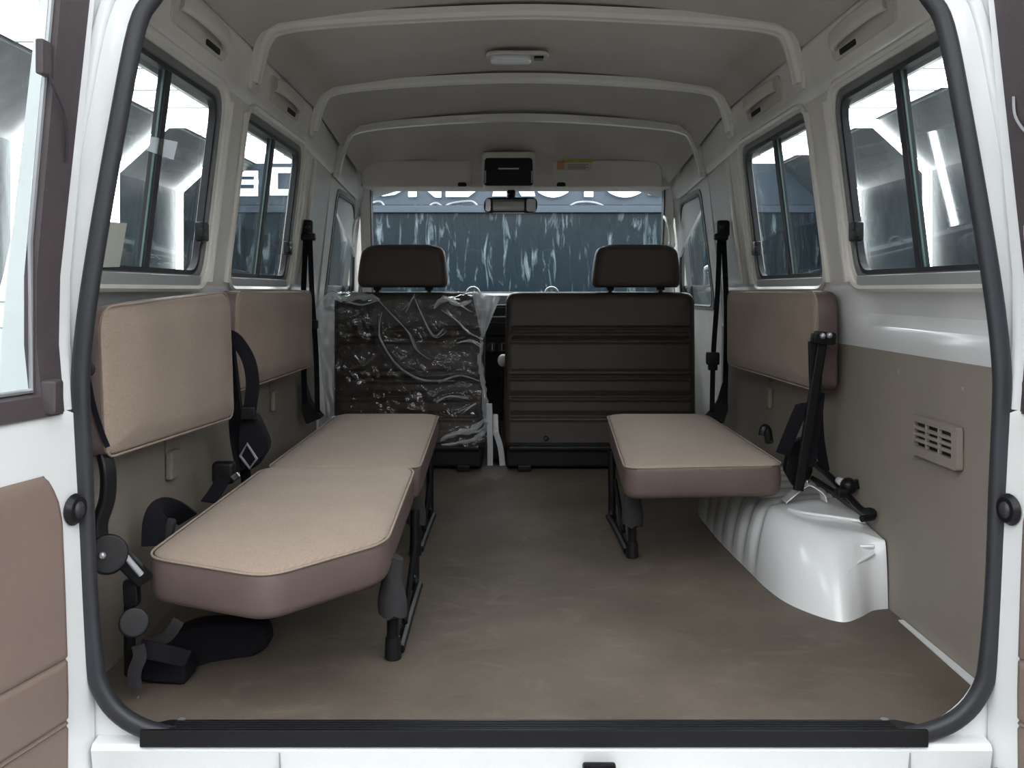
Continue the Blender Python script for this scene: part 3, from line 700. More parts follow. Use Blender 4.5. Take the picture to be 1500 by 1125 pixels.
# ------------------------------------------------------------------ front seats
def seat_ring(x0, x1, z, y, th, r, dip=0, n=5):
    w = x1-x0; pts = rrect(w, th, r, n); out = []
    for a, c in pts:
        k = 1 if (c < -th/2+r*.3 and abs(a) < w/2-r*.8) else 0
        out.append(V(((x0+x1)/2+a, y+c+k*dip, z)))
    return out
def front_seat(name, x0, x1, label, tilt, hx0, hx1, gr):
    D = 3.86
    t = thing(name, ((x0+x1)/2, D-1.6+.2, 0), label, 'seat', 'front seats')
    z0, z1 = .105, .672
    zz = [z0+(z1-z0)*k/110 for k in range(111)]
    rg = []
    for z in zz:
        py = 425+(.68-z)/D*1500
        dip = 0
        for g0, hw, dp in gr:
            u = abs(py-g0)/hw
            if u < 1: dip += dp*(1-u*u)
        e = (z1-z)
        ins = 0 if e > .04 else (.04-math.sqrt(max(0, .04**2-(.04-e)**2)))
        th = .12-ins*1.2
        tl = (z-z0)*.05
        rg.append(seat_ring(x0+ins*.8+tilt[0]*(z-z0), x1-ins*.8-tilt[1]*(z-z0), z, D-1.6+.06+tl, max(th, .03), min(.03, max(th, .03)*.45), dip))
    build('seat_back', one(p_loft(rg), 'seat', 50), t)
    build('back_piping', one(p_tube([V((x0+.016+tilt[0]*(z-z0), D-1.6+.008+(z-z0)*.05, z)) for z in (.12, .3, .5, .645)], .004, 6), 'seat'), t)
    c = (x0+x1)/2
    build('seat_cushion', one(p_box((c, D-1.6+.36, .21), (x1-x0-.02, .5, .14), .04, 4), 'seat'), t)
    b = build('seat_base', one(p_box((c, D-1.6+.31, .075), (x1-x0-.02, .6, .13), .012), 'blackp'), t)
    build('lower_rail', one(p_box((c, D-1.6-.005, .085), (x1-x0-.04, .03, .018), .005), 'blackm'), t)
    for x in (x0+.08, x1-.08): build('foot', one(p_box((x, D-1.6+.03, .012), (.05, .12, .024), .004), 'blackm'), t)
    # headrest
    Dh = 3.87
    A = lambda px, py: W(px, py, Dh)
    zt, zb = A(0, 358).z, A(0, 421).z
    h = None; rg = []
    for k in range(15):
        u = k/14; z = zb+(zt-zb)*u
        a = A(hx0+9*u**2, 0).x; d = A(hx1-7*u**2, 0).x
        e = min(u, 1-u)*(zt-zb); ins = 0 if e > .035 else .035-math.sqrt(max(0, .035**2-(.035-e)**2))
        if u < .5: ins *= .35
        rg.append(seat_ring(a+ins, d-ins, z, Dh-1.6+.05, .105-ins*1.5, .034))
    h = build('headrest', one(p_loft(rg), 'head', 60), t)
    for px in (hx0+28, hx1-28):
        q = A(px, 430); build('headrest_post', one(p_cyl((q.x, Dh-1.6+.06, .64), (q.x, Dh-1.6+.06, zb+.02), .008, n=10), 'blackm').add(p_box((q.x, Dh-1.6+.06, zb-.004), (.03, .03, .014), .004), 'blackp'), h)
    return t
GR = lambda k: [q for y in (484, 499, 554+k, 584, 613) for q in ((y-3, 2.6, .008), (y+1.5, 2.6, -.005))]+[(545, 3, .004), (577, 3, .004), (606, 3, .004)]
front_seat('driver_seat', W(486, 0, 3.86).x, W(710, 0, 3.86).x, 'dark brown driver seat under a clear plastic cover, with headrest', (0, 0), 522, 655, GR(3))
ps = front_seat('passenger_bench', W(737, 0, 3.86).x, W(1021, 0, 3.86).x, 'wide dark brown passenger bench with ribbed back and one headrest, no plastic cover', (.02, 0), 868, 999, GR(0))
build('back_button', one(p_cyl(W(800, 642, 3.85), W(800, 642, 3.83), .010, .006, 12), 'blackm'), ps)

# clear plastic over the driver seat
t = thing('plastic_cover', (W(600, 0, 3.8).x, 2.2, .1), 'crumpled clear plastic cover wrapped over the driver seat back', 'plastic cover')
FOLDS = [([(555, 455), (553, 488), (567, 518), (590, 542), (623, 557), (662, 556)], 7, .022), ([(550, 436), (570, 458), (597, 488), (610, 512), (628, 526)], 8, .02),
         ([(608, 436), (617, 458), (637, 494), (654, 484)], 7, .02), ([(650, 455), (670, 472), (687, 488), (704, 496)], 8, .022), ([(590, 455), (612, 434)], 7, .016),
         ([(670, 503), (690, 500), (706, 508)], 5, .014), ([(640, 560), (672, 550), (702, 558)], 6, .014), ([(640, 590), (662, 582), (690, 585)], 6, .012), ([(672, 605), (698, 592)], 5, .012),
         ([(500, 440), (530, 446), (552, 440)], 6, .014), ([(650, 640), (672, 632), (700, 632), (712, 620)], 6, .016), ([(632, 452), (660, 440), (690, 456)], 6, .014)]
FC = [([p.xy for p in catmull([V((*q, 0)) for q in f], 10)], w, h) for f, w, h in FOLDS]
def film(px, py, D0=3.79, amp=1):
    h = .006*noise.noise(V((px*.03, py*.03, 1)))
    h += .010*(1-abs(noise.noise(V((px*.022+py*.012, py*.026, 4))))*2.2)**3
    h += .005*(1-abs(noise.noise(V((px*.055, py*.05-px*.02, 8))))*2.2)**3
    for pts, w, hh in FC:
        d = min((p.x-px)**2+(p.y-py)**2 for p in pts)
        if d < w*w*4: h += hh*math.exp(-d/(w*w)*2.5)
    return W(px, py, D0-h*amp)
def seg_film(u, v):
    px = 484+u*(224+6*math.sin(v*9)); py = 427+v*228
    p = film(px, py)
    if v < .06: p.y += (.06-v)*1.2
    return p
sheet = build('back_sheet', one(p_grid(seg_film, 130, 130), 'film', 180), t)
def drape(u, v):
    x0 = interp([(0, 483), (.05, 470), (.15, 462), (.5, 468), (1, 478)], v)
    px = x0+(490-x0)*u; py = 428+v*184
    return W(px, py, 3.80+.05*(1-u)+.02*noise.noise(V((u*3, v*9, 2)))-.01)
build('side_drape', one(p_grid(drape, 10, 50), 'filmh', 180), t)
def flap(u, v):
    a = V((691, 427, 0)).lerp(V((705, 494, 0)), v); c = V((733, 435, 0)).lerp(V((708, 496, 0)), v)
    q = a.lerp(c, u); return W(q.x, q.y, 3.83-.02*u+.015*noise.noise(V((u*4, v*4, 7))))
build('corner_flap', one(p_grid(flap, 16, 16), 'filmh', 180), t)
def rope(pts, w, taper=False):
    pts = catmull([V((*q, 0)) for q in pts], 8)
    rg = []
    for i, q in enumerate(pts):
        tt = (pts[min(i+1, len(pts)-1)]-pts[max(i-1, 0)]).normalized(); nn = V((-tt.y, tt.x, 0))
        ww = w*(.7+.8*noise.noise(V((q.x*.11, q.y*.11, 3))))*(math.sin(math.pi*min(1, max(.04, i/(len(pts)-1))))**.6 if taper else 1)
        wob = nn*2.0*noise.noise(V((q.x*.2, q.y*.2, 9)))
        a = film(q.x, q.y).y+1.6-.004
        rg.append([W(*(q+wob-nn*ww).xy, a), W(*(q+wob).xy, a-.012-.008*random.random()), W(*(q+wob+nn*ww).xy, a)])
    return p_loft(rg, closed=False)
def shards(pts, w, rnd, dep=.012):
    "bunched film: a zigzag of small crumpled facets along a fold"
    pts = catmull([V((*q, 0)) for q in pts], 5); b = bmesh.new(); prev = None; L = len(pts)
    for i, q in enumerate(pts):
        tt = (pts[min(i+1, L-1)]-pts[max(i-1, 0)]).normalized(); nn = V((-tt.y, tt.x, 0))
        k = math.sin(math.pi*min(.97, max(.03, i/(L-1))))**.5
        a = film(q.x, q.y).y+1.6-.004
        row = []
        for c in (-1, -.4, .25, 1):
            p = q+nn*(c*w*k*rnd.uniform(.5, 1.3))+tt*rnd.uniform(-1.2, 1.2)
            row.append(b.verts.new(W(p.x, p.y, a-(abs(c) < .9)*dep*k*rnd.uniform(.1, 1.2))))
        if prev:
            for j in range(3):
                if rnd.random() < .5: b.faces.new((prev[j], prev[j+1], row[j])); b.faces.new((prev[j+1], row[j+1], row[j]))
                else: b.faces.new((prev[j], prev[j+1], row[j+1])); b.faces.new((prev[j], row[j+1], row[j]))
        prev = row
    return b
rnd = random.Random(3)
build('gathered_edge', one(shards([(703, 492), (706, 505), (703, 522), (705, 545), (709, 570), (711, 600), (713, 620), (708, 634), (690, 645), (668, 650), (646, 652)], 4.5, rnd), 'filmh', 8), t)
for f, w, h in FOLDS:
    for k in range(4 if len(f) > 3 else 3):
        o_ = rnd.uniform(-1, 1)*w*.7; e_ = rnd.uniform(-1, 1)*w*.7; n_ = len(f)-1
        a0 = 0 if k == 0 else rnd.randint(0, 1) if n_ > 2 else 0
        pts = [(p[0]+o_*(1-i/n_)+e_*i/n_+rnd.uniform(-1.5, 1.5), p[1]+.6*(o_*(1-i/n_)+e_*i/n_)+rnd.uniform(-1.5, 1.5)) for i, p in enumerate(f)][a0:]
        if len(pts) > 1: build('crease_glint', one(shards(pts, rnd.uniform(.35, 1.0)+(.4 if k == 0 else 0), rnd, .008), 'filmc', 8), t)
build('tucked_edge', one(shards([(484, 432), (505, 437), (540, 434), (556, 440)], 6, rnd), 'filmh', 8), t)
build('tucked_edge', one(shards([(645, 646), (665, 636), (690, 630), (712, 612)], 5, rnd), 'filmh', 8), t)
build('tucked_edge', one(shards([(636, 452), (650, 436), (672, 446), (692, 440)], 4, rnd), 'filmc', 8), t)

# ------------------------------------------------------------------ pillar seat belts
def pillar_belt(sg, label):
    px0 = 450 if sg < 0 else 1058
    D = 3.5 if sg < 0 else 3.62
    t = thing('seat_belt', W(px0, 610, D), label, 'seat belt', 'pillar seat belts')
    m = lambda a: px0+a*(-sg)                    # a > 0 : inboard
    a = build('upper_anchor', one(p_box(W(m(-1), 335, D), (.045, .03, .06), .01, 3), 'blackp').add(p_box(W(m(2), 347, D-.02), (.05, .02, .025), .006), 'blackp'), t)
    build('anchor_bolt', one(p_cyl(W(m(0), 333, D-.015), W(m(0), 333, D-.03), .011, .008, 12), 'blackm'), a)
    build('strap', one(p_strap([W(m(-2), 350, D-.01), W(m(-6), 450, D), W(m(-5), 540, D), W(m(-4), 592, D)], .018, .004, (0, 1, 0)), 'web'), t)
    build('strap', one(p_strap([W(m(4), 350, D-.02), W(m(7), 430, D-.03), W(m(13), 520, D-.04), W(m(15), 604, D-.04)], .017, .004, (0, 1, 0)), 'web'), t)
    if sg > 0: build('tongue', one(p_box(W(m(14), 525, D-.05), (.045, .03, .045), .006), 'blackp').add(p_box(W(m(14), 534, D-.05), (.032, .02, .04), .004), 'blackm'), t)
    else: build('tongue', one(p_box(W(m(10), 475, D-.04), (.028, .02, .03), .004), 'blackp'), t)
    build('reel_cover', one(p_prism(fillet([W(m(-6), 560, D), W(m(3), 590, D), W(m(16), 606, D), W(m(22), 612, D), W(m(-2), 622, D), W(m(-9), 600, D)], .01, 3), (0, .06, 0), .008), 'blackp'), t)
pillar_belt(-1, 'black seat belt hanging from the left pillar behind the driver seat')
pillar_belt(1, 'black seat belt with tongue hanging from the right pillar beside the passenger bench')

# ------------------------------------------------------------------ folding side seats
def u_leg(t, Xn, Yn, Xf, Yf, ztop, sleeve=True, out=0):
    a, c = V((Xn, Yn, .012)), V((Xf, Yf, .012))
    top = V((Xn, Yn-.01, ztop)); topf = V((Xf, Yf+.01, ztop))
    l = build('leg', one(p_tube([top, a+V((0, 0, .06)), a+V((0, .004, .012)), a+V((0, .03, 0))], .011, 10, 5), 'blackm'), t)
    build('foot', one(p_cyl(a+V((0, .004, -.012)), a+V((0, .004, .03)), .016, .014, 14, .003), 'blackp'), l)
    build('leg', one(p_tube([topf, c+V((0, 0, .06)), c+V((0, -.004, .012)), c+V((0, -.03, 0))], .011, 10, 5), 'blackm'), t)
    build('floor_rail', one(p_tube([a+V((.012*out, .02, .0)), a.lerp(c, .5)+V((.012*out, 0, .004)), c+V((.012*out, -.02, 0))], .009, 8, 4), 'blackm'), t)
    build('brace', one(p_tube([a+V((.02*out, .02, .05)), a.lerp(c, .45)+V((.02*out, 0, ztop*.75))], .006, 8), 'steel' if sleeve == 2 else 'blackm'), t)
    if sleeve:
        s = .020
        rg = []
        for k in range(8):
            u = k/7; z = .085+(ztop-.07)*u
            rg.append([V((Xn, Yn, z))+V((x*(1.3-.35*u+.15*math.sin(7*u)), y*(1.2-.2*u)-.006, .004*math.sin(3*x*90))) for x, y in circ(s, 14)])
        build('leg_sleeve', one(p_loft(rg), 'sleeve'), t)

def side_seat(name, sg, label, cush, back, group):
    t = thing(name, (sg*.45, (cush[0].y+cush[2].y)/2, 0), label, 'side seat', group)
    up = V((0, 0, 1))
    isfab = lambda f: f.normal.z > .55
    build('seat_cushion', G().add(p_pad(fillet(cush, .045, 5), (0, 0, -.082), .018, .014), 'band', 50, (isfab, 'fabric')), t)
    build('cushion_piping', one(p_tube([p+V((0, 0, -.006)) for p in fillet(cush, .045, 5)], .0022, 6, 0, True), 'fabric'), t)
    # pan under the cushion
    cc = sum(cush, V((0, 0, 0)))/len(cush)
    pan = [p.lerp(cc, .14)+V((0, 0, -.080)) for p in cush]
    build('seat_pan', one(p_prism(pan, (0, 0, -.012), .003), 'blackm'), t)
    inn = V((-sg, 0, 0))
    build('backrest_piping', one(p_tube([p+V((sg*.005, 0, 0)) for p in fillet(back, [.03, .05, .045, .03], 5)], .0022, 6, 0, True), 'fabric'), t)
    isf2 = lambda f: f.normal.x*-sg > .45
    build('backrest', G().add(p_pad(fillet(back, [.03, .05, .045, .03], 5), (sg*.062, 0, 0), .016, .012), 'band', 50, (isf2, 'fabric')), t)
    return t

SEATS = 'folding side seats'
z = .28
# right
t = side_seat('folding_side_seat', 1, 'single folding side seat on the right above the white wheel arch',
    [V((.225, .80, z-.012)), V((.60, .80, z-.004)), V((.60, 1.72, z)), V((.275, 1.72, z))],
    [V((.695, .885, .435)), V((.695, .885, .678)), V((.69, 1.85, .678)), V((.69, 1.85, .43))], SEATS)
u_leg(t, .268, 1.0, .262, 1.44, .20, 1, -1)
# upright post, top bracket, pivot, hooked rod
def pivot_frame(t, sg, y, xt, zt, xb, zb):
    top, bot = V((sg*xt, y, zt)), V((sg*xb, y, zb))
    build('post', one(p_sweep([top, top.lerp(bot, .5), bot], rrect(.024, .014, .004)), 'blackm'), t)
    return top, bot
top, bot = pivot_frame(t, 1, .83, .70, .575, .640, .205)
build('top_bracket', one(p_box(W(1206, 495, 2.42), (.055, .03, .03), .006, rot=(0, .1, 0)), 'blackm').add(p_ball(W(1205, 492, 2.39), .007, n=6), 'steel').add(p_ball(W(1215, 491, 2.39), .007, n=6), 'steel'), t)
build('side_plate', one(p_prism([W(1185, 500, 2.43), W(1207, 500, 2.43), W(1203, 580, 2.43), W(1187, 580, 2.43)], (0, .012, 0), .003), 'blackm'), t)
build('pivot_bracket', one(p_prism(fillet([W(1150, 690, 2.5), W(1158, 650, 2.5), W(1180, 640, 2.5), W(1192, 690, 2.5), W(1180, 716, 2.5), W(1165, 716, 2.5)], .01, 3), (0, .03, 0), .004), 'blackm').add(p_ball(W(1173, 709, 2.47), .008, n=6), 'chrome').add(p_ball(W(1182, 706, 2.47), .006, n=6), 'chrome'), t)
build('hook_rod', one(p_tube([W(1195, 680, 2.55), W(1222, 704, 2.44), W(1250, 735, 2.33), W(1264, 748, 2.28), W(1277, 749, 2.26), W(1278, 757, 2.25), W(1262, 760, 2.24)], .008, 8, 5), 'blackm').add(p_tube([W(1190, 700, 2.5), W(1230, 725, 2.4), W(1246, 735, 2.36)], .006, 8, 4), 'blackm'), t)
k = build('lock_knob', one(p_ball(W(1243, 712, 2.38), .020, n=8), 'blackm').add(p_box(W(1234, 722, 2.37), (.03, .03, .02), .005), 'blackm').add(p_cyl(W(1250, 704, 2.38), W(1254, 716, 2.38), .011, .009, 12), 'blackp'), t)
build('washer', one(p_cyl(W(1232, 706, 2.385), W(1229, 704, 2.40), .009, n=10), 'lamp'), t)
# left, by the driver seat
t = side_seat('folding_side_seat', -1, 'left folding side seat next to the driver seat, farther of the two on the left',
    [V((-.60, .735, z)), V((-.250, .735, z)), V((-.270, 1.72, z)), V((-.60, 1.72, z))],
    [V((-.695, .86, .435)), V((-.695, .86, .678)), V((-.688, 1.77, .678)), V((-.688, 1.77, .43))], SEATS)
u_leg(t, -.285, 1.02, -.28, 1.46, .20, 1, 1)
pivot_frame(t, -1, .80, .70, .55, .655, .18)
# left, by the door
t = side_seat('folding_side_seat', -1, 'nearest folding side seat on the left, with the angled rear edge, by the open door',
    [V((-.655, .10, .243)), V((-.43, .005, .236)), V((-.262, .19, .245)), V((-.258, .715, .284)), V((-.60, .715, .284))],
    [V((-.695, .055, .408)), V((-.705, .055, .652)), V((-.672, .705, .676)), V((-.662, .705, .394))], SEATS)
u_leg(t, -.262, .285, -.262, .74, .175, 1, 1)
pt = [W(150, 655, 1.68), W(158, 690, 1.67), W(157, 730, 1.67), W(146, 770, 1.665), W(152, 808, 1.66)]
build('post', one(p_sweep(catmull(pt, 6), rrect(.026, .016, .006)), 'blackm'), t)
pv = build('pivot_disc', one(p_cyl(W(158, 812, 1.68), W(158, 812, 1.63), .033, .031, 24, .004), 'blackm'), t)
build('pivot_pin', one(p_ball(W(150, 814, 1.625), .006, n=6), 'steel'), pv)
build('arm', one(p_sweep(catmull([W(168, 806, 1.66), W(188, 826, 1.66), W(212, 850, 1.68)], 5), rrect(.016, .03, .005)), 'blackm').add(p_tube([W(183, 814, 1.645), W(207, 842, 1.655)], .005), 'steel'), t)
build('lower_bracket', one(p_prism(fillet([W(178, 850, 1.68), W(200, 850, 1.68), W(202, 890, 1.68), W(180, 890, 1.68)], .008, 2), (0, .02, 0), .003), 'blackm').add(p_tube([W(190, 885, 1.69), W(190, 940, 1.70), W(190, 985, 1.74)], .010, 8, 3), 'blackm').add(p_cyl(W(196, 912, 1.66), W(196, 912, 1.72), .024, .022, 18, .004), 'blackm'), t)
build('knob', one(p_cyl(W(128, 541, 1.66), W(128, 541, 1.63), .010, .012, 14, .003), 'blackm'), t)
build('cover_strap', one(p_strap([W(128, 545, 1.655), W(136, 590, 1.652), W(148, 630, 1.65), W(158, 655, 1.65)], .008, .002, (0, 1, 0)), 'web'), t)

# belts of the side seats
t = thing('lap_belt', W(360, 690, 2.33), 'black belt and folded pouch between the two left backrests', 'seat belt', 'side seat belts')
D = 2.34
build('strap', one(p_strap([W(336, 492, D+.06), W(348, 500, D+.02), W(364, 527, D-.03), W(370, 560, D-.03), W(367, 592, D-.02), W(364, 612, D-.01)], .030, .004, (0, 1, 0)), 'web').add(p_strap([W(341, 590, D+.04), W(343, 640, D+.04), W(352, 690, D)], .02, .004, (0, 1, 0)), 'web'), t)
build('keeper', one(p_box(W(364, 605, D-.02), (.034, .015, .03), .004), 'blackp'), t)
build('pouch', one(p_prism(fillet([W(352, 610, D), W(372, 605, D), W(384, 630, D), W(394, 655, D), W(372, 688, D), W(352, 690, D), W(346, 650, D)], .02, 3), (0, .05, 0), .012, 3), 'web'), t)
b_ = build('buckle', one(p_box(W(328, 692, 2.26), (.05, .03, .05), .01, 3), 'blackp'), t)
build('buckle_plate', one(p_box(W(345, 698, 2.24), (.018, .006, .014), .002, rot=(0, -.6, 0)), 'chrome'), b_)
build('adjuster', one(p_tube([W(352, 668, D-.03), W(366, 686, D-.03), W(376, 672, D-.03), W(362, 650, D-.03)], .0035, 6, 0, True), 'steel'), t)
build('floor_strap', one(p_strap([W(328, 700, 2.25), W(316, 720, 2.2), W(305, 735, 2.15)], .03, .004, (0, 1, 0)), 'web'), t)
t = thing('lap_belt', W(250, 770, 1.95), 'black looped belt behind the nearest left seat cushion', 'seat belt', 'side seat belts')
build('strap', one(p_strap([W(224, 800, 1.90), W(226, 765, 1.91), W(236, 746, 1.92), W(256, 748, 1.94), W(275, 760, 1.97)], .042, .005, (0, 1, 0)), 'web'), t)
build('pad', one(p_prism(fillet([W(230, 795, 1.92), W(234, 760, 1.92), W(256, 762, 1.92), W(250, 790, 1.92)], .01, 3), (0, .02, 0), .004), 'sleeve'), t)
t = thing('lap_belt', W(1170, 680, 2.45), 'black belt hanging beside the right folded backrest', 'seat belt', 'side seat belts')
D = 2.455
build('strap', one(p_strap([W(1198, 575, D), W(1194, 610, D), W(1188, 650, D), W(1185, 684, D)], .034, .004, (0, 1, 0)), 'web').add(p_strap([W(1175, 595, D), W(1160, 630, D+.01), W(1146, 665, D+.03)], .032, .004, (0, 1, 0)), 'web').add(
      p_strap([W(1198, 590, D+.03), W(1200, 640, D+.05), W(1208, 690, D+.06)], .024, .004, (0, 1, 0)), 'web'), t)
build('pouch', one(p_prism(fillet([W(1168, 592, D), W(1206, 588, D), W(1206, 612, D), W(1166, 618, D)], .012, 3), (0, .02, 0), .006), 'web'), t)
build('buckle', one(p_tube([W(1117, 638, 2.8), W(1119, 628, 2.8), W(1124, 630, 2.8), W(1127, 648, 2.78)], .012, 8, 4), 'blackp'), t)
t = thing('belt_bundle', W(240, 1000, 1.8), 'bundle of black belts, with a black block for the shadow, beneath the nearest left seat', 'seat belt')
build('webbing_and_shade', one(p_prism(fillet([W(203, 1000, 1.76), W(272, 1006, 1.76), W(272, 978, 1.76), W(250, 962, 1.76), W(205, 970, 1.76)], .012, 3), (0, .07, .0), .012, 3), 'web').add(
    p_prism(fillet([W(262, 1000, 1.80), W(330, 985, 1.9), W(395, 950, 1.9), W(385, 912, 1.9), W(280, 915, 1.85), W(215, 945, 1.83)], .02, 3), (0, .06, 0), .012, 3), 'web'), t)  # second black block is enlarged to stand in for the shadow under the seat
build('strap', one(p_strap([W(262, 908, 1.72), W(258, 915, 1.72), W(245, 932, 1.73), W(222, 942, 1.74)], .020, .003, (0, 1, 0)), 'sleeve').add(
    p_strap([W(202, 945, 1.69), W(205, 962, 1.69), W(197, 985, 1.69), W(198, 1010, 1.69)], .022, .003, (0, 1, 0)), 'sleeve').add(
    p_strap([W(206, 950, 1.70), W(232, 955, 1.70), W(275, 965, 1.72)], .03, .003, (0, 1, 0)), 'web'), t)
build('tongue', one(p_prism([W(188, 1036, 1.70), W(202, 1022, 1.705), W(203, 1026, 1.705), W(190, 1040, 1.70)], (0, .006, .002), .001), 'steel'), t)

# seat hooks on the lining
for px, py, D, sg, lab in ((232, 680, 2.17, -1, 'small beige plastic hook on the left lining below the nearest backrest'), (392, 587, 3.13, -1, 'small beige plastic hook on the left lining beside the far backrest'), (1127, 583, 3.17, 1, 'small beige plastic hook on the right lining below the backrest')):
    p = W(px, py, D); xw = sg*(wx(p.z)-.004)
    c = V((xw-sg*.008, p.y, p.z))
    t = thing('lining_hook', c, lab, 'hook', 'lining hooks')
    build('tab', one(p_box(c, (.016, .05, .062), .006, 3), 'panel'), t)
    build('mount', one(p_box(c+V((sg*.006, 0, .04)), (.006, .05, .03), .002), 'panel'), t)

# ------------------------------------------------------------------ wheel arch
BASE = [(.762, .585), (.725, .572), (.68, .525), (.635, .497), (.592, .545), (.556, .63), (.54, .74), (.535, .86), (.53, .98), (.526, 1.1), (.524, 1.22), (.526, 1.36), (.53, 1.5), (.56, 1.62), (.66, 1.68), (.762, 1.69)]
TOPR = [(.762, .605, .142), (.725, .64, .150), (.69, .66, .154), (.655, .69, .156), (.628, .73, .157), (.612, .785, .158), (.60, .84, .16), (.592, .90, .162), (.586, .98, .164), (.582, 1.1, .166), (.58, 1.22, .166), (.58, 1.36, .164), (.585, 1.46, .158), (.61, 1.55, .15), (.68, 1.6, .145), (.762, 1.61, .14)]
rings = []
bs = catmull([V((x, y, 0)) for x, y in BASE], 8); tp = catmull([V(p) for p in TOPR], 8)
for k in range(15):
    u = k/14; rg = []
    for i, (b, q) in enumerate(zip(bs, tp)):
        side = 1 if b.x < .6 else 0
        h = math.sin(u*math.pi/2); o_ = 1-math.cos(u*math.pi/2)
        s = interp([(.45, .30), (.62, .5), (.8, 1), (1.5, 1)], b.y)
        o2 = o_*s+u*(1-s)
        p = V((b.x+(q.x-b.x)*o2, b.y+(q.y-b.y)*o2, q.z*h))
        if .80 < b.y < 1.42 and b.x < .6:
            r = max(0, math.cos((b.y-.845)*2*math.pi/.105)); p.x += .009*r*math.sin(math.pi*min(1, u*1.15+.02)); p.z -= .004*r*u
        rg.append(p)
    rings.append(rg)
c2 = [V((.762-(.762-p.x)*.45, p.y+(1.1-p.y)*.16, p.z+.006)) for p in rings[-1]]
c3 = [V((.762-(.762-p.x)*.03, p.y+(1.1-p.y)*.2, p.z+.008)) for p in rings[-1]]
rings += [c2, c3]
t = thing('wheel_arch', (.65, 1.1, 0), 'glossy white wheel arch bulging from the floor below the right wall', 'wheel arch')
wa = p_loft(rings, closed=False)
def press(p):
    return p
build('arch_shell', one(wa, 'white', 70), t)
for q in ([(.752, .70, .160), (.69, .735, .163), (.64, .775, .163), (.618, .83, .160)], [(.735, .592, .118), (.70, .585, .10), (.665, .56, .085)], [(.738, .60, .13), (.70, .615, .125), (.672, .61, .12)]):
    build('pressed_bead', one(p_tube(q, .004, 8, 5), 'white'), t)
D = 2.47
br = [W(1148, 734, D), W(1175, 712, D), W(1186, 710, D), W(1203, 722, D), W(1207, 733, D)]
build('white_bracket', one(p_sweep(catmull([p for p in br], 4), rrect(.003, .045, .001), (0, 1, 0)), 'white'), t)

# vent grille on the right lining
y0, y1, z0, z1 = .36, .60, .37, .475
def VP(px, py):
    "point of the right lining seen at a photo point"
    d = (.772-.004-CAM.x)*F/(px-VX); return W(px, py, d)
q = [VP(1343, 606), VP(1411, 627), VP(1411, 690), VP(1343, 664)]
ya, yb = q[1].y, q[0].y; za, zb = (q[2].z+q[3].z)/2, (q[0].z+q[1].z)/2
t = thing('vent_grille', (.768, (ya+yb)/2, za), 'beige slotted air vent set in the right wall lining', 'air vent')
xw = .7675
f = lambda y, z: V((xw, y, z))
fr_ = build('frame', one(p_plate(rr2(ya, yb, za, zb, .008, 3), [rr2(ya+.022, yb-.014, za+.018, zb-.012, .004, 2)], f, (-.012, 0, 0)), 'panel', 30), t)
build('duct_shade', one(p_box((xw-.001, (ya+yb)/2, (za+zb)/2), (.003, yb-ya-.03, zb-za-.028)), 'hole'), t)  # flat black sheet paints the shade inside the duct
ha, hb, va, vb = ya+.022, yb-.014, za+.018, zb-.012
for k in range(1, 4): build('slat', one(p_box((xw-.007, (ha+hb)/2, va+(vb-va)*k/4), (.009, hb-ha, .006), .001), 'panel'), t)
for k in (1, 2): build('upright_bar', one(p_box((xw-.008, ha+(hb-ha)*k/3, (va+vb)/2), (.008, .004, vb-va), .001), 'panel'), t)

# paper on the left rear window
def LP(px, py, x=-.742):
    d = (x-CAM.x)*F/(px-VX); return W(px, py, d)
q = [LP(152, 392), LP(199, 391), LP(202, 327), LP(157, 323)]
solid('window_sticker', one(p_prism([V((-(wx(p.z)+.008), p.y, p.z)) for p in q], (-.001, 0, 0)), 'paper'), 'pale paper sticker on the left rear side window', 'sticker')
q = [LP(217, 219), LP(259, 234), LP(262, 208), LP(220, 199)]
solid('window_sticker', one(p_prism([V((-(wx(p.z)+.012), p.y, p.z)) for p in q], (-.001, 0, 0)), 'patch'), 'clear rectangular film patch high on the left rear side window', 'sticker')

# outside mirror of the right front door
t = thing('side_mirror', W(1045, 440, 4.9), 'chrome outside mirror seen through the right front door window', 'mirror')
D = 4.75
c = V((.93, 3.05, .66))
build('mirror_shell', one(p_box(c+V((0, 0, .06)), (.17, .06, .15), .025, 4), 'chrome'), t)
build('mirror_glass', one(p_box(c+V((0, -.032, .06)), (.14, .006, .12), .002), 'mirror'), t)
build('mirror_arm', one(p_tube([c+V((-.15, .03, -.05)), c+V((-.06, .02, -.04)), c], .012, 8, 4), 'blackm'), t)

# ================================================================== THE WORKSHOP OUTSIDE
LX, RX, YF, YB = -4.38, 4.62, 13.6, -8.0
ZG, ZS, ZC = -.75, 1.99, 2.53
IN = .60
solid('ground', one(p_box(((LX+RX)/2, (YF+YB)/2, ZG-.05), (RX-LX, YF-YB, .1)), 'gfloor'), 'grey workshop floor under the van', 'ground', kind='structure')
for sg, x, nm, lab in ((-1, LX, 'wall_far_left', 'dark glossy workshop wall beyond the left windows'), (1, RX, 'wall_far_right', 'dark glossy workshop wall beyond the right windows')):
    g = one(p_box((x+sg*.05, (YF+YB)/2, (ZG+ZS)/2), (.1, YF-YB, ZS-ZG)), 'gwall')
    o = solid(nm, g, lab, 'wall', kind='structure')
    b = p_loft([[V((x, y, ZS)), V((x-sg*IN, y, ZC)), V((x-sg*IN+sg*.08, y, ZC+.08)), V((x+sg*.08, y, ZS))] for y in (YB, YF)])
    build('sloped_panel', one(b, 'gslope'), o)
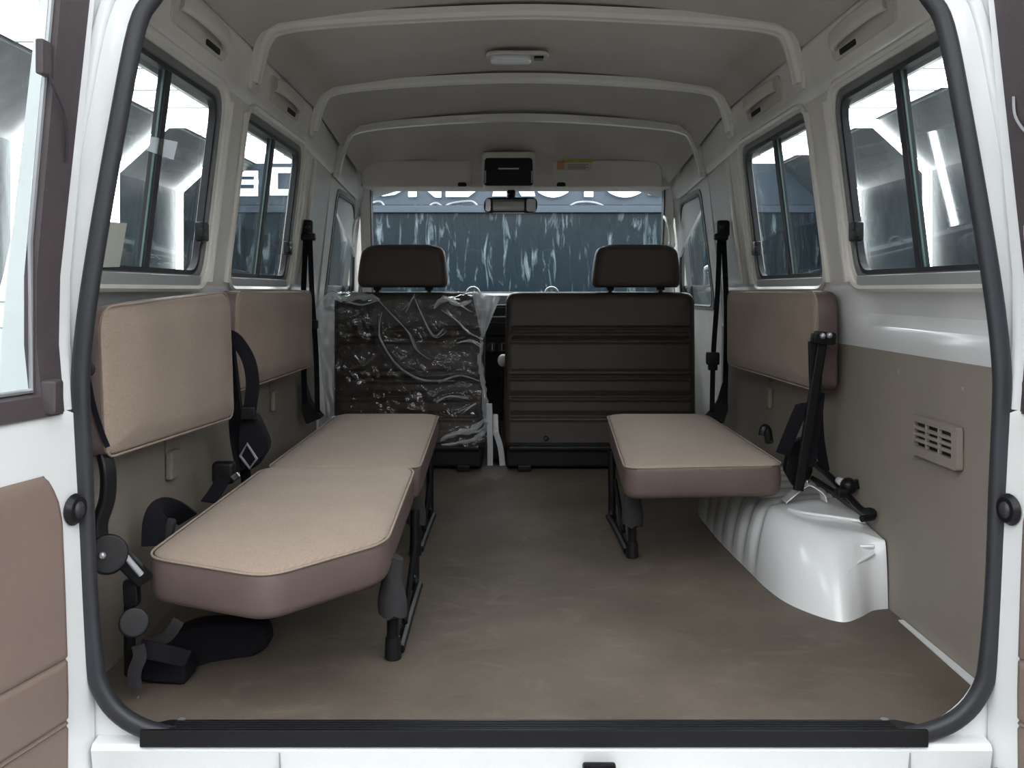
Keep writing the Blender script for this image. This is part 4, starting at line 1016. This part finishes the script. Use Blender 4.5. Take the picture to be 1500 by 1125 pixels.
solid('wall_far_front', one(p_box(((LX+RX)/2, YF+.05, (ZG+1.95)/2), (RX-LX, .1, 1.95-ZG)), 'curtain').add(p_box(((LX+RX)/2, YF+.05, 2.25), (RX-LX, .1, .6)), 'beamb'), 'dark blue glossy partition in front of the van', 'wall', kind='structure')
solid('wall_far_rear', one(p_box(((LX+RX)/2, YB-.05, (ZG+ZC)/2), (RX-LX, .1, ZC-ZG)), 'backwall'), 'pale workshop wall behind the camera', 'wall', kind='structure')
solid('trim_7', one(p_box((0, YF-.06, W(0, 306, 15.1).z), (RX-LX, .12, .11), .01), 'beamb'), 'dark blue beam across the front partition', 'beam', kind='structure')
cg = one(p_box(((LX+RX)/2, (YF+YB)/2, ZC+.12), (RX-LX, YF-YB, .06)), 'seam')
co = solid('ceiling_workshop', cg, 'bright workshop ceiling of long white light panels', 'ceiling', kind='structure')
y = YB+.1; k = 0
while y < YF-.3:
    build('light_panel', one(p_box(((LX+RX)/2, y+.46, ZC+.06), (RX-LX-2*IN, .90, .04), .004), 'ledceil'), co)
    build('panel_joint', one(p_box(((LX+RX)/2, y+.925, ZC+.055), (RX-LX-2*IN, .03, .04)), 'seam'), co)
    y += .94
# six sided light frames
for D in (2.25, 4.5, 6.75, 9.0, 11.26, 13.5, -1.5, -4.0):  # the frame level with the cargo windows is added to light the interior
    yy = D-1.6
    pth = [V((LX+.03, yy, ZG)), V((LX+.03, yy, ZS)), V((LX+IN, yy, ZC-.02)), V((RX-IN, yy, ZC-.02)), V((RX-.03, yy, ZS)), V((RX-.03, yy, ZG))]
    lab = {2.25: 'added white six sided light frame, out of view, lighting the interior through the cargo windows', 4.5: 'white six sided light frame beside the van', 6.75: 'white six sided light frame level with the van nose', 9.0: 'third white six sided light frame from the front partition', 11.26: 'second white six sided light frame from the front partition', 13.5: 'white six sided light frame nearest the front partition', -1.5: 'white six sided light frame just behind the camera', -4.0: 'white six sided light frame farthest behind the camera'}[D]
    rg = []
    for i, p in enumerate(pth):
        a = (p-pth[max(i-1, 0)]).normalized() if i else (pth[1]-p).normalized(); c = (pth[min(i+1, 5)]-p).normalized() if i < 5 else (p-pth[4]).normalized()
        tt = (a+c).normalized(); n = V((-tt.z, 0, tt.x)); kk = 1/max(.5, n.dot(V((-a.z, 0, a.x))))
        rg.append([p+n*s*kk*.04+V((0, e*.04, 0)) for s, e in ((-1, -1), (1, -1), (1, 1), (-1, 1))])
    solid('light_frame', one(p_loft(rg), 'led', 30), lab, 'light', 'six sided light frames')

# letters of the sign on the front partition
DS = 15.05
def sgn(name, polys, label, parent=None):
    g = G()
    for p in polys: g.add(p_prism([W(a, c, DS) for a, c in p], (0, .05, 0)), 'sign')
    return build(name, g, parent, label)
t = thing('wall_sign', W(500, 300, DS), 'large white lit sign letters high on the dark front partition', 'sign')
x0, x1 = 344, 377
sgn('letter', [[(341, 250), (377, 250), (377, 258), (341, 258)], [(341, 263), (377, 263), (377, 270), (341, 270)], [(341, 276), (377, 276), (377, 287), (341, 287)], [(341, 258), (343, 258), (343, 263), (341, 263)], [(341, 270), (350, 270), (350, 276), (341, 276)], [(372, 258), (377, 258), (377, 276), (372, 276)]], None, t)
sgn('letter', [[(395, 245), (428, 245), (428, 253), (395, 253)], [(395, 277), (428, 277), (428, 286), (395, 286)], [(395, 253), (406, 253), (406, 277), (395, 277)]], None, t)
bowl = lambda a, b, yb: [(a, 262)]+[(a+(b-a)*k/12, 279+(yb-279)*math.sin(math.pi*k/12)**.8) for k in range(13)]+[(b, 262)]
for p in ([(543, 285), (562, 287), (578, 285), (589, 279), (589, 262), (543, 262)], [(598, 288), (610, 288), (610, 262), (598, 262)], [(625, 279), (637, 289), (646, 289), (646, 262), (625, 262)], [(653, 288), (686, 288), (699, 278), (699, 262), (653, 262)],
          [(721, 287), (742, 287), (742, 262), (728, 262)], [(757, 275), (764, 287), (784, 287), (778, 262), (757, 262)], bowl(786, 835, 289), [(856, 288), (869, 288), (869, 262), (856, 262)], bowl(889, 943, 289), [(950, 285), (970, 288), (970, 262), (950, 262)]):
    sgn('letter', [p], None, t)
# tubes standing in for the pale arc-shaped reflections under the letters
for pts, lab in (([(625, 309), (632, 300), (640, 298), (650, 303), (662, 298), (690, 295), (700, 303)], 'tube standing in for a pale reflection on the front partition left of the mirror'), ([(828, 309), (842, 298), (862, 296), (880, 300), (890, 308)], 'tube standing in for a pale reflection on the front partition right of the mirror'), ([(535, 308), (545, 298), (558, 296), (565, 307)], 'tube standing in for a pale reflection at the left edge of the windscreen view')):
    solid('reflection_arc', one(p_tube([W(a, c, 15.19) for a, c in pts], .022, 8, 6), 'steel'), lab, 'reflection arc', 'reflection arcs below the sign')

# white panelled board beyond the left rear door
D = 5.2
poly = [W(-160, 660, D), W(100, 660, D), W(100, 70, D), W(73, 76, D), (W(62, 140, D)), W(33, 265, D), W(8, 400, D), W(-60, 600, D)]
poly = [W(-60, 660, D), W(120, 660, D), W(120, 66, D), W(74, 76, D), W(62, 140, D), W(33, 265, D), W(4, 400, D), W(-40, 560, D)]
for p in poly[:2]: p.z = ZG
b = solid('panelled_board', one(p_prism(poly, (0, .08, 0), .01), 'board'), 'white panelled board standing beyond the left rear door glass', 'board')
g = G()
for pl in ([(28, 262), (37, 262), (24, 442), (0, 442)], [(36, 225), (62, 225), (46, 480), (0, 480)], [(48, 190), (72, 190)], [(56, 152), (72, 152)]):
    g.add(p_sweep([W(a, c, D-.003) for a, c in pl], rrect(.006, .006, .001)), 'seam')
build('panel_seam', g, b)

# ================================================================== light and colour
w = bpy.data.worlds.new('world'); SC.world = w; w.use_nodes = True
w.node_tree.nodes['Background'].inputs[0].default_value = (.75, .85, 1, 1); w.node_tree.nodes['Background'].inputs[1].default_value = .05
vs = SC.view_settings
SC.display_settings.display_device = 'sRGB'
vs.view_transform = 'Standard'; vs.look = 'None'; vs.gamma = 1; vs.exposure = -0.9; vs.use_curve_mapping = False
SC.cycles.use_denoising = True
SC.cycles.max_bounces = 10; SC.cycles.transparent_max_bounces = 24; SC.cycles.sample_clamp_indirect = 6
